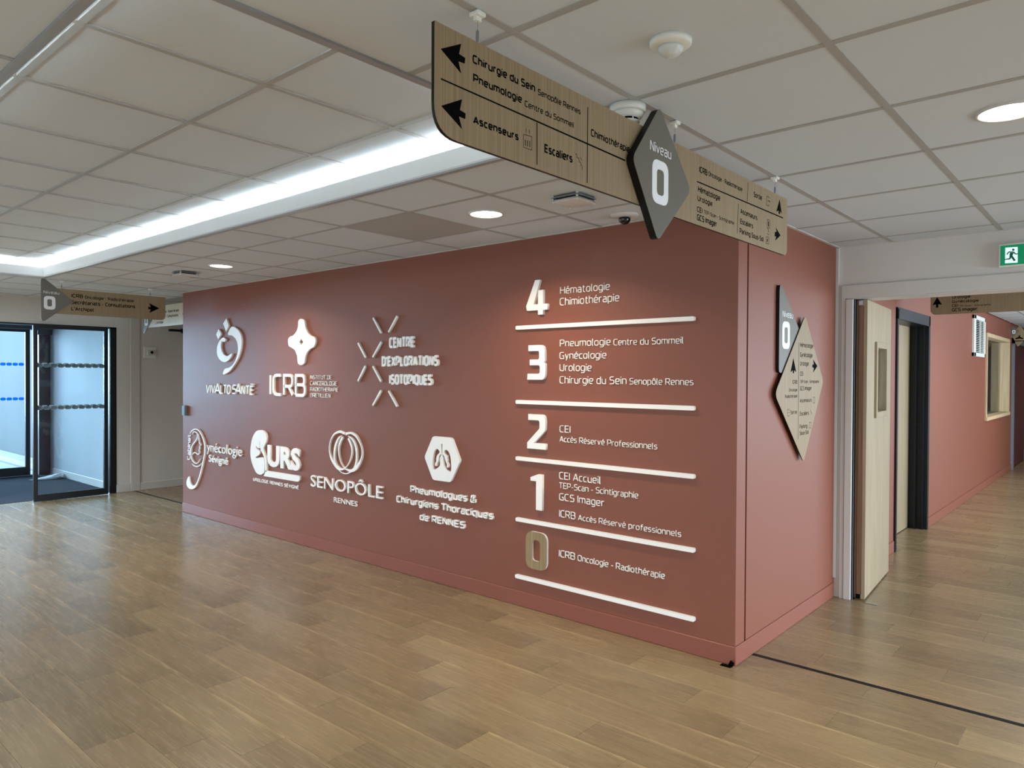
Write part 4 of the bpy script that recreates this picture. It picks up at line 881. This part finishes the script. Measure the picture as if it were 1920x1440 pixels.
lines = [([0], 'Hématologie line beside the number 4, upper of two'), ([1], 'Chimiothérapie line beside the number 4, lower of two'), ([2, 3], 'Pneumologie line, top line beside the number 3'), ([4], 'Gynécologie line beside the number 3'), ([5], 'Urologie line beside the number 3'),
 ([6, 7], 'Chirurgie du Sein line, lowest line beside the number 3'), ([8], 'line of three capitals beside the number 2'), ([9], 'Accès Réservé Professionnels line beside the number 2'), ([10], 'Accueil line, top line beside the number 1'), ([11], 'Scintigraphie line, second line beside the number 1'), ([12], 'short third line beside the number 1'),
 ([13, 14], 'long Accès Réservé line, lowest beside the number 1'), ([15, 16], 'Oncologie - Radiothérapie line beside the oak number 0')]
for idx, lb in lines:
    t = empty('directory_line', (dl[idx[0]][1], WY-.006, dl[idx[0]][2]), 'white '+lb, 'lettering', 'text lines of the wall directory')
    word_parts('word', WP, [dl[i] for i in idx], .006, M['letter'], t, w_=.10)

# ------------------------------------------------------------------ hanging signs
def hanger(t, x, y, ztop, zb, mt=M['steel'], axis='x'):
    MB().box(x-.016, x+.016, y-.016, y+.016, ztop-.012, ztop-.0005, bev=.003).build('ceiling_clip', M['plastic'], t)
    MB().box(x-.005, x+.005, y-.009, y+.009, ztop-.022, ztop-.012).build('clip_tab', M['plastic'], t)
    MB().tube([(x, y, ztop-.02), (x, y, zb+.03)], .0008, 6).build('wire', M['steel'], t)
    MB().lathe([(0, .034), (.0022, .032), (.0042, .027), (.0042, .010), (.0028, .006), (.0028, -.006), (0, -.008)], (x, y, zb+.004), 12).build('wire_gripper', M['greyf'], t)
SXp = -1.241
bs = empty('hanging_sign', (SXp, 2.23, 2.2), 'long oak hanging sign with black arrows and a grey Niveau 0 diamond, nearest the viewer', 'sign', 'oak hanging signs')
c0, c1, zb, zt_ = 1.137, 3.332, 2.079, 2.337
outl = rounded([(c0, zt_), (c0, zb), (c1, zb), (c1, zt_)], [0, .075, .035, 0], 8)
bd = link('board', shape_mesh(('x', SXp+.001), [outl], .009), M['edge'], bs)
link('oak_face', shape_mesh(('x', SXp+.01), [outl], .001), M['oaksign'], bd); link('oak_face', shape_mesh(('x', SXp), [outl], .001), M['oaksign'], bd)
FP = ('x', SXp+.011)
for r in D['bs_t']: lettering('lettering', FP, [r], .0004, M['black'], bs)
for p in D['bs_a']: shape('arrow', FP, [p], .0004, M['black'], bs)
for i in (0, 1, 2, 21, 22, 23): strokes('divider', FP, [D['bs_k'][i]], .0004, M['black'], bs)
for a, nm in ((list(range(3, 12)), 'lift_pictogram'), (list(range(12, 21)), 'stairs_pictogram'), (list(range(24, 32)), 'exit_pictogram'), ([32, 33, 34, 35, 44], 'lift_pictogram'), ([36, 37, 38, 39], 'stairs_pictogram'), ([40, 41, 42, 43, 45], 'parking_pictogram')):
    strokes(nm, FP, [D['bs_k'][i] for i in a], .0004, M['black'], bs)
dm = rounded([(2.118, 2.412), (1.952, 2.207), (2.113, 1.968), (2.342, 2.180)], [.022, .035, .022, .035], 8)
dmb = rounded([(2.118, 2.412), (1.950, 2.207), (2.113, 1.967), (2.343, 2.180)], [.022, .035, .022, .035], 8)
me = shape_mesh(('x', SXp+.0115), [dmb], .0245); dp = link('diamond_panel', me, M['edge'], bs)
link('grey_face', shape_mesh(('x', SXp+.036), [dm], .001), M['grey'], dp)
DP = ('x', SXp+.037)
for r in D['bd_t']: lettering('level_word', DP, [r], .0006, M['vinylw'], dp)
u, v, wd, h, t = D['bd_0']; shape('level_digit', DP, ring_shape(u, v, wd, h, t), .0006, M['vinylw'], dp)
for y in (1.290, 2.289, 3.211): hanger(bs, SXp, y, H, 2.337)

fs = empty('hanging_sign', (-7.841, 2.8, 2.2), 'short oak hanging sign with one right arrow near the entrance doors', 'sign', 'oak hanging signs')
outl = rounded([(2.31, 2.338), (2.31, 2.095), (3.378, 2.095), (3.378, 2.338)], [0, 0, .05, 0], 8)
bd = link('board', shape_mesh(('x', -7.845), [outl], .009), M['edge'], fs); link('oak_face', shape_mesh(('x', -7.836), [outl], .001), M['oaksign'], bd); link('oak_face', shape_mesh(('x', -7.846), [outl], .001), M['oaksign'], bd)
FF = ('x', -7.835)
for r in D['fs_t']: lettering('lettering', FF, [r], .0005, M['black'], fs)
for p in D['fs_a']: shape('arrow', FF, [p], .0005, M['black'], fs)
tri = rounded([(2.222, 2.445), (2.222, 1.995), (2.500, 2.222)], [.028, .028, .02], 8)
link('level_panel', shape_mesh(('x', -7.8345), [tri], .008), M['grey'], fs)
FD = ('x', -7.8265)
for r in D['fd_t']: lettering('level_word', FD, [r], .0006, M['vinylw'], fs)
u, v, wd, h, t = D['fd_0']; shape('level_digit', FD, ring_shape(u, v, wd, h, t), .0006, M['vinylw'], fs)
for y in (2.398, 3.222): hanger(fs, -7.841, y, H, 2.338)

b2 = empty('hanging_sign', (-8.7, 3.76, 2.2), 'pale hanging sign half hidden behind the far end of the red wall', 'sign', 'oak hanging signs')
outl = rounded([(-9.30, 2.338), (-9.30, 2.09), (-8.06, 2.09), (-8.06, 2.338)], [0, 0, .05, 0], 8)
litoak = wood('oak_laminate_lit', (186, 178, 158), (206, 198, 178), 'z', 1, .35, .5, 70)  # the sign oak made paler: the bright light on it is in the colour
link('board', shape_mesh(('y', 3.765), [outl], .010), litoak, b2)
BP = ('y', 3.755)
for r in (('ICRB Oncologie - Radiothérapie', -8.98, 2.245, .62, .03, .02), ('Secrétariats - Consultations', -8.98, 2.19, .60, .03, .02), ("L'Archipel", -8.98, 2.125, .21, .03, .02)):
    lettering('lettering', BP, [r], .0005, M['black'], b2)
link('level_panel', shape_mesh(('y', 3.756), [rounded([(-9.32, 2.43), (-9.32, 2.0), (-9.02, 2.225)], .025, 6)], .008), M['grey'], b2)
shape('level_digit', ('y', 3.748), ring_shape(-9.285, 2.115, .095, .125, .3), .0006, M['vinylw'], b2)
shape('arrow', BP, [[(-8.14, 2.21), (-8.25, 2.26), (-8.235, 2.22), (-8.26, 2.22), (-8.26, 2.20), (-8.235, 2.20), (-8.25, 2.16)]], .0005, M['black'], b2)
for x in (-9.15, -8.2): hanger(b2, x, 3.76, H, 2.338)

cs = empty('hanging_sign', (-.6, 7.27, 2.2), 'oak hanging sign with an upward arrow inside the corridor beyond the white doorway', 'sign', 'oak hanging signs')
outl = rounded([(-1.408, 2.36), (-1.408, 2.079), (.6, 2.079), (.6, 2.36)], [0, .05, .05, 0], 8)
bd = link('board', shape_mesh(('y', 7.271), [outl], .009), M['edge'], cs); link('oak_face', shape_mesh(('y', 7.262), [outl], .001), M['oaksign'], bd); link('oak_face', shape_mesh(('y', 7.272), [outl], .001), M['oaksign'], bd)
CP = ('y', 7.261)
for r in D['cs_t']: lettering('lettering', CP, [r], .0005, M['black'], cs)
for p in D['cs_a']: shape('arrow', CP, [p], .0005, M['black'], cs)
for x in (-1.2, .4): hanger(cs, x, 7.266, H, 2.36)

ss = empty('projecting_sign', (KX, 14.38, 2.04), 'small oak diamond sign with a grey 0 panel at the end of the corridor wall', 'sign')
link('board', shape_mesh(('y', 14.40), [rounded([(-1.50, 2.40), (-1.655+.06, 2.215), (-1.52, 2.03), (-1.385, 2.215)], .02, 5)], .012), M['oaksign'], ss)
link('level_panel', shape_mesh(('y', 14.388), [rounded([(-1.605, 2.385), (-1.605, 2.18), (-1.50, 2.30)], .015, 5)], .006), M['grey'], ss)
shape('level_digit', ('y', 14.382), ring_shape(-1.597, 2.255, .045, .06, .3), .0006, M['vinylw'], ss)
strokes('pictogram', ('y', 14.388), [[(-1.55, 2.17, .02), (-1.50, 2.19, .03), (-1.45, 2.17, .02)], [(-1.57, 2.135, .012), (-1.43, 2.135, .012)], [(-1.50, 2.20, .02), (-1.50, 2.225, .02)]], .0006, M['black'], ss, sm=False)
box('bracket', M['steel'], (KX+.0005, -1.56, 14.39, 14.398, 2.19, 2.24), ss)

# signs on the right-hand face of the red wall
gs = empty('wall_level_sign', (CX, 4.3, 1.57), 'grey half diamond Niveau 0 sign tucked behind the oak diamond sign', 'sign')
tri = rounded([(4.152, 2.075), (4.152, 1.535), (4.62, 1.72)], [.035, .035, .03], 7)
tri = rounded([(4.152, 2.085), (4.152, 1.545), (4.40, 1.56), (4.56, 1.74)], [.035, .03, .0, .02], 7)
link('backing', shape_mesh(('x', CX+.0005), [tri], .0195), M['edge'], gs)
link('face', shape_mesh(('x', CX+.020), [tri], .001), M['grey'], gs)
GP = ('x', CX+.021)
for r in D['wg_t']: lettering('level_word', GP, [r], .0006, M['vinylw'], gs)
u, v, wd, h, t = D['wg_0']; shape('level_digit', GP, ring_shape(u, v, wd, h, t), .0006, M['vinylw'], gs)
os_ = empty('wall_direction_sign', (CX, 4.49, 1.0), 'oak diamond direction sign with black arrows on the pink side wall', 'sign')
kite = rounded([(4.558, 1.905), (4.075, 1.425), (4.553, .995), (4.905, 1.498)], [.030, .05, .030, .045], 9)
link('backing', shape_mesh(('x', CX+.0218), [kite], .0052), M['edge'], os_)
link('face', shape_mesh(('x', CX+.027), [kite], .001), M['oaksign'], os_)
OP = ('x', CX+.028)
for r in D['wd_t']: lettering('lettering', OP, [r], .0004, M['black'], os_)
for p in D['wd_a']: shape('arrow', OP, [p], .0004, M['black'], os_)
strokes('divider', OP, [D['wd_k'][0]], .0004, M['black'], os_)
for a, nm in ((range(1, 7), 'exit_pictogram'), (range(7, 11), 'lift_pictogram'), (range(11, 13), 'stairs_pictogram'), (range(13, 17), 'parking_pictogram')):
    strokes(nm, OP, [D['wd_k'][i] for i in a], .0004, M['black'], os_)

# illuminated exit sign over the doorway
ex = empty('exit_sign', (-.5, 5.23, 2.19), 'green and white running man emergency exit sign above the white doorway', 'exit sign')
box('housing', M['plastic'], (-.652, -.352, 5.208, 5.2495, 2.188, 2.328), ex, bev=.004)
box('green_panel', M['green'], (-.642, -.362, 5.2065, 5.2085, 2.199, 2.318), ex)
shape('door_symbol', ('y', 5.2064), [D['ex_w'][0]], .0004, M['exw'], ex)
eg = mat('exit_dark_green', (0, 96, 78), .4, .3)
strokes('running_man', ('y', 5.2059), D['ex_m'], .0004, eg, ex)
shape('head', ('y', 5.2059), [smooth(D['ex_h'][0])], .0004, eg, ex)
shape('arrow', ('y', 5.2064), [[(-.50, 2.245), (-.44, 2.245), (-.44, 2.225), (-.39, 2.258), (-.44, 2.292), (-.44, 2.272), (-.50, 2.272)]], .0004, M['exw'], ex)

# ------------------------------------------------------------------ ceiling fixtures
def downlight(x, y, label, power=9, col=(1, .82, .62)):
    t = empty('downlight', (x, y, H), label, 'downlight', 'round recessed ceiling downlights')
    MB().lathe([(.098, .0), (.100, -.003), (.096, -.007), (.089, -.007), (.086, -.002), (.086, .0022)], (x, y, H+.0022), 40).build('trim_ring', M['offwhite'], t)
    MB().lathe([(0, -.0012), (.087, -.0012), (.087, .001)], (x, y, H+.0025), 40, False).build('diffuser', M['lamp'], t)
    area('lamp', (0, 0, -.012), (.16,), (0, 0, -1), power, col, 140, 'DISK', t)
    return t
downlight(-.341, 2.925, 'round downlight at the right edge, near the red wall corner', 8)
downlight(-2.741, 2.925, 'round downlight beside the grey perforated ceiling tile', 12)
downlight(-5.741, 2.925, 'round downlight beside the square air diffuser nearest the entrance', 10)
for x, y, lb in ((-8.941, 5.9, 'unseen round downlight in the side passage behind the pale hanging sign'), (1.46, .525, 'added unseen round downlight above the viewer on the window side'), (-.641, 8.7, 'added unseen round downlight in the corridor above the dark framed door'),
                 (-.641, 12.3, 'added unseen round downlight in the corridor above the oak framed window'), (-.641, 16.5, 'added unseen round downlight at the far end of the corridor'), (-4.241, -1.275, 'added unseen round downlight behind the viewer beside the cove'), (.26, -1.275, 'added unseen round downlight straight behind the viewer')):
    downlight(x, y, lb, 55 if y < 1 and x > -2 else 7, (1, .96, .9) if y < 1 else (1, .82, .62))  # downlights out of view, added to brighten hall and corridor
for x, y, lb in ((-8.741, .525, 'added unseen round downlight above the entrance mat end of the hall'), (-8.741, -.675, 'added unseen round downlight beyond the cove on the entrance side')):
    downlight(x, y, lb, 60, (.90, .97, 1.06))  # two more out of view, added to lift the entrance wall and floor

def air_diffuser(x, y, label):
    t = empty('air_diffuser', (x, y, H), label, 'air diffuser', 'square ceiling air diffusers')
    a = .085
    for k, (s1, z0, z1) in enumerate(((1.0, -.012, -.006), (.98, -.026, -.021))):
        o = [(x-a*s1, y-a*s1), (x+a*s1, y-a*s1), (x+a*s1, y+a*s1), (x-a*s1, y+a*s1)]
        o = rounded(o, .022, 5); i = [(x+(p-x)*.80, y+(q-y)*.80) for p, q in o]
        cu = poly_curve([o, i], z1-z0); me = curve_mesh(cu, Matrix.Translation((0, 0, H+(z0+z1)/2))); link('ring_plate', me, M['bar' if k else 'greyf'], t)
    o = rounded([(x-a, y-a), (x+a, y-a), (x+a, y+a), (x-a, y+a)], .022, 5)
    o2 = rounded([(x-a*.78, y-a*.78), (x+a*.78, y-a*.78), (x+a*.78, y+a*.78), (x-a*.78, y+a*.78)], .02, 5)
    link('throat', curve_mesh(poly_curve([o2], .030), Matrix.Translation((0, 0, H-.0135))), M['void'], t)
    # gently domed square cover
    bm = bmesh.new(); n = 12; g = [[None]*(n+1) for _ in range(n+1)]
    for i in range(n+1):
        for j in range(n+1):
            u, v = 2*i/n-1, 2*j/n-1
            k = 1-.10*(u*u*v*v)
            bul = 1+.07*(1-max(abs(u), abs(v))**2*0)*0
            g[i][j] = bm.verts.new((x+u*a*k*1.0, y+v*a*k*1.0, H-.040+.010*max(abs(u), abs(v))**2))
    for i in range(n):
        for j in range(n):
            f = bm.faces.new([g[i][j], g[i][j+1], g[i+1][j+1], g[i+1][j]]); f.smooth = True
    r = bmesh.ops.extrude_face_region(bm, geom=bm.faces[:]); 
    for v in [q for q in r['geom'] if isinstance(q, bmesh.types.BMVert)]: v.co.z += .004
    bmesh.ops.recalc_face_normals(bm, faces=bm.faces)
    me = bpy.data.meshes.new('cover'); bm.to_mesh(me); bm.free(); link('cover_plate', me, M['ceil'] if False else M['offwhite'], t)
    for sx in (-1, 1):
        for sy in (-1, 1):
            MB().box(x+sx*a*.86-.004, x+sx*a*.86+.004, y+sy*a*.86-.004, y+sy*a*.86+.004, H-.034, H+.002).build('spacer', M['plastic'], t)
air_diffuser(-2.146, 2.93, 'square white air diffuser near the dome camera and the large hanging sign')
air_diffuser(-6.335, 2.90, 'square dark slotted air diffuser near the entrance end of the ceiling')

gt = empty('perforated_tile', (GR[0]+.3, GR[2]+.3, H), 'grey perforated metal return air tile set in the ceiling grid', 'air grille')
def perf():
    mt = bpy.data.materials.new('perforated_sheet'); mt.use_nodes = True; nt = mt.node_tree; b = nt.nodes['Principled BSDF']
    b.inputs['Roughness'].default_value = .5; tc = nt.nodes.new('ShaderNodeTexCoord'); mp = nt.nodes.new('ShaderNodeMapping'); mp.inputs['Scale'].default_value = (170, 170, 0)
    mp.inputs['Rotation'].default_value = (0, 0, .785)
    v = nt.nodes.new('ShaderNodeTexVoronoi'); v.inputs['Randomness'].default_value = 0; v.inputs['Scale'].default_value = 1; nt.links.new(tc.outputs['Object'], mp.inputs[0]); nt.links.new(mp.outputs[0], v.inputs['Vector'])
    r = nt.nodes.new('ShaderNodeValToRGB'); r.color_ramp.elements[0].position = .33; r.color_ramp.elements[1].position = .40
    r.color_ramp.elements[0].color = srgb(116, 118, 116); r.color_ramp.elements[1].color = srgb(196, 198, 196)
    nt.links.new(v.outputs['Distance'], r.inputs[0]); nt.links.new(r.outputs[0], b.inputs['Base Color']); return mt
box('sheet', perf(), (GR[0]+.0125, GR[1]-.0125, GR[2]+.0125, GR[3]-.0125, H+.001, H+.004), gt)
box('back_box', M['void'], (GR[0]+.02, GR[1]-.02, GR[2]+.02, GR[3]-.02, H+.0045, H+.05), gt)

t = empty('smoke_detector', (-1.292, 2.062, H), 'round white smoke detector on the ceiling behind the large hanging sign', 'smoke detector', None)
c = (-1.292, 2.062, H-.0002)
MB().lathe([(0, 0), (.060, 0), (.060, -.018), (.058, -.021), (.051, -.022), (0, -.022)], c, 40).build('base_ring', M['plastic'], t)
MB().lathe([(0, -.0225), (.051, -.0225), (.051, -.029), (.047, -.038), (.041, -.043), (0, -.043)], c, 40).build('body', M['plastic'], t)
MB().lathe([(0, -.0432), (.036, -.0432), (.036, -.051), (0, -.051)], c, 32).build('sensing_chamber', M['void'], t)
for k in range(8):
    a = k*pi/4+.25; px, py = c[0]+.038*cos(a), c[1]+.038*sin(a)
    MB().box(px-.0015, px+.0015, py-.0015, py+.0015, H-.052, H-.040).build('rib', M['plastic'], t)
MB().lathe([(0, -.051), (.040, -.051), (.040, -.054), (.030, -.057), (0, -.058)], c, 36).build('cap', M['plastic'], t)

t = empty('motion_sensor', (-.955, 1.735, H), 'round white motion sensor with a translucent dome on the ceiling', 'motion sensor', None)
c = (-.955, 1.735, H+.0025)
MB().lathe([(0, 0), (.056, 0), (.0555, -.012), (.050, -.017), (.038, -.019), (0, -.019)], c, 40).build('housing', M['plastic'], t)
MB().lathe([(0, -.0192), (.034, -.0192)]+[(.034*cos(a*pi/16), -.020-.026*sin(a*pi/16)) for a in range(1, 8)]+[(0, -.046)], c, 32).build('lens', M['pir'], t)

t = empty('dome_camera', (-2.17, 3.44, H), 'small black dome security camera on a white ceiling ring', 'security camera', None)
c = (-2.17, 3.44, H+.0023)
MB().lathe([(0, 0), (.080, 0), (.079, -.005), (.060, -.013), (.038, -.016), (0, -.016)], c, 40).build('base_ring', M['offwhite'], t)
MB().lathe([(0, -.0162), (.032, -.0162), (.033, -.024)]+[(.033*cos(a*pi/16), -.024-.030*sin(a*pi/16)) for a in range(1, 8)]+[(0, -.054)], c, 32).build('dome', M['dome'], t)
t = empty('detector_puck', (-9.2, 1.0, H), None)
bpy.data.objects.remove(t)

# small wall devices
t = empty('card_reader', (-7.92, WY, 1.06), 'small grey card reader at the far end of the red wall', 'card reader')
box('housing', M['greyf'], (-7.945, -7.875, WY-.032, WY-.0005, 1.068, 1.178), t, bev=.004)
box('front_plate', M['alu2'], (-7.938, -7.882, WY-.034, WY-.0322, 1.076, 1.170), t, bev=.0005)
t = empty('call_switch', (DX, 4.045, 1.73), 'white square switch plate with a round black button on the entrance wall', 'switch')
box('plate', M['plastic'], (DX+.0005, DX+.012, 3.965, 4.125, 1.732, 1.878), t, bev=.003)
box('module', M['offwhite'], (DX+.0122, DX+.028, 4.005, 4.095, 1.765, 1.835), t, bev=.003)
me = MB().lathe([(0, 0), (.018, 0), (.018, .008), (0, .009)], (0, 0, 0), 20).mesh('button'); me.transform(Matrix.Translation((DX+.0282, 4.058, 1.805)) @ Matrix.Rotation(pi/2, 4, 'Y'))
link('button', me, M['black'], t)
t = empty('door_closer', (DX, 4.5, 2.1), 'dark door closer bar high on the wall behind the red wall end', 'door closer')
box('arm', M['alu'], (DX+.005, DX+.05, 4.28, 4.62, 2.095, 2.125), t, bev=.003); box('bracket', M['alu'], (DX+.0005, DX+.006, 4.45, 4.6, 2.08, 2.14), t)

# open fire door on the right
dl_ = empty('fire_door', (-1.43, 5.30, 0), 'thick pale oak fire door standing open against the pink corridor wall', 'door')
ang = math.atan2(-.055, .90)
def dbox(name, mt, x0, x1, y0, y1, z0, z1, bev=0, parent=dl_):
    me = MB().box(x0, x1, y0, y1, z0, z1, bev=bev).mesh(name)
    me.transform(Matrix.Translation((-1.398, 5.272, 0)) @ Matrix.Rotation(math.atan(.068/.905), 4, 'Z'))
    return link(name, me, mt, parent)
# local: face at x=0, leaf goes to -x (thickness) and +y (width); vision panel cut-out
LWd, Z0, Z1 = .905, .012, 2.050; v0, v1, vz0, vz1 = .30, .665, 1.265, 1.745
leaf = dbox('leaf_panel', M['oakdoor'], -.030, 0, 0, v0, Z0, Z1)
dbox('leaf_panel', M['oakdoor'], -.030, 0, v1, LWd, Z0, Z1); dbox('leaf_panel', M['oakdoor'], -.030, 0, v0, v1, Z0, vz0); dbox('leaf_panel', M['oakdoor'], -.030, 0, v0, v1, vz1, Z1)
dbox('leaf_core', M['oakedge'], -.068, -.0302, .002, v0, Z0, Z1); dbox('leaf_core', M['oakedge'], -.068, -.0302, v1, LWd, Z0, Z1)
dbox('leaf_core', M['oakedge'], -.068, -.0302, v0, v1, Z0, vz0); dbox('leaf_core', M['oakedge'], -.068, -.0302, v0, v1, vz1, Z1)
for b in ((v0-.03, v0+.012, vz0-.03, vz1+.03), (v1-.012, v1+.03, vz0-.03, vz1+.03), (v0+.012, v1-.012, vz1-.012, vz1+.03), (v0+.012, v1-.012, vz0-.03, vz0+.012)):
    dbox('glazing_bead', M['oakdoor'], -.045, .016, b[0], b[1], b[2], b[3], .002)
dbox('pane', M['glass'], -.040, -.034, v0+.012, v1-.012, vz0+.012, vz1-.012)
dbox('edge_strip', M['oakedge'], -.050, -.020, -.0025, -.0002, Z0+.03, Z1-.04)
dbox('lock_plate', M['steel'], -.052, -.028, -.0045, -.0028, Z1-.035, Z1-.005); dbox('bottom_seal', M['void'], -.054, -.026, -.004, -.0005, Z0, Z0+.03)
t = empty('floor_door_stop', (-1.33, 5.26, 0), 'flat steel plate on the floor at the foot of the oak fire door', 'door stop')
box('plate', M['steel'], (-1.385, -1.305, 5.225, 5.262, .0003, .003), t, bev=.001)
# black corner bracket at the foot of the red wall
t = empty('corner_bracket', (-1.612, 3.61, 0), 'tiny black plastic bracket on the floor at the red wall corner', 'bracket')
box('foot', M['black'], (-1.655, -1.597, 3.583, 3.612, .0003, .004), t, bev=.001)
me = MB().box(-.012, .012, -.002, .002, 0, .034, bev=.001).mesh('tongue'); me.transform(Matrix.Translation((-1.607, 3.603, .003)) @ Matrix.Rotation(.5, 4, 'Y') @ Matrix.Rotation(.2, 4, 'X')); link('tongue', me, M['black'], t)
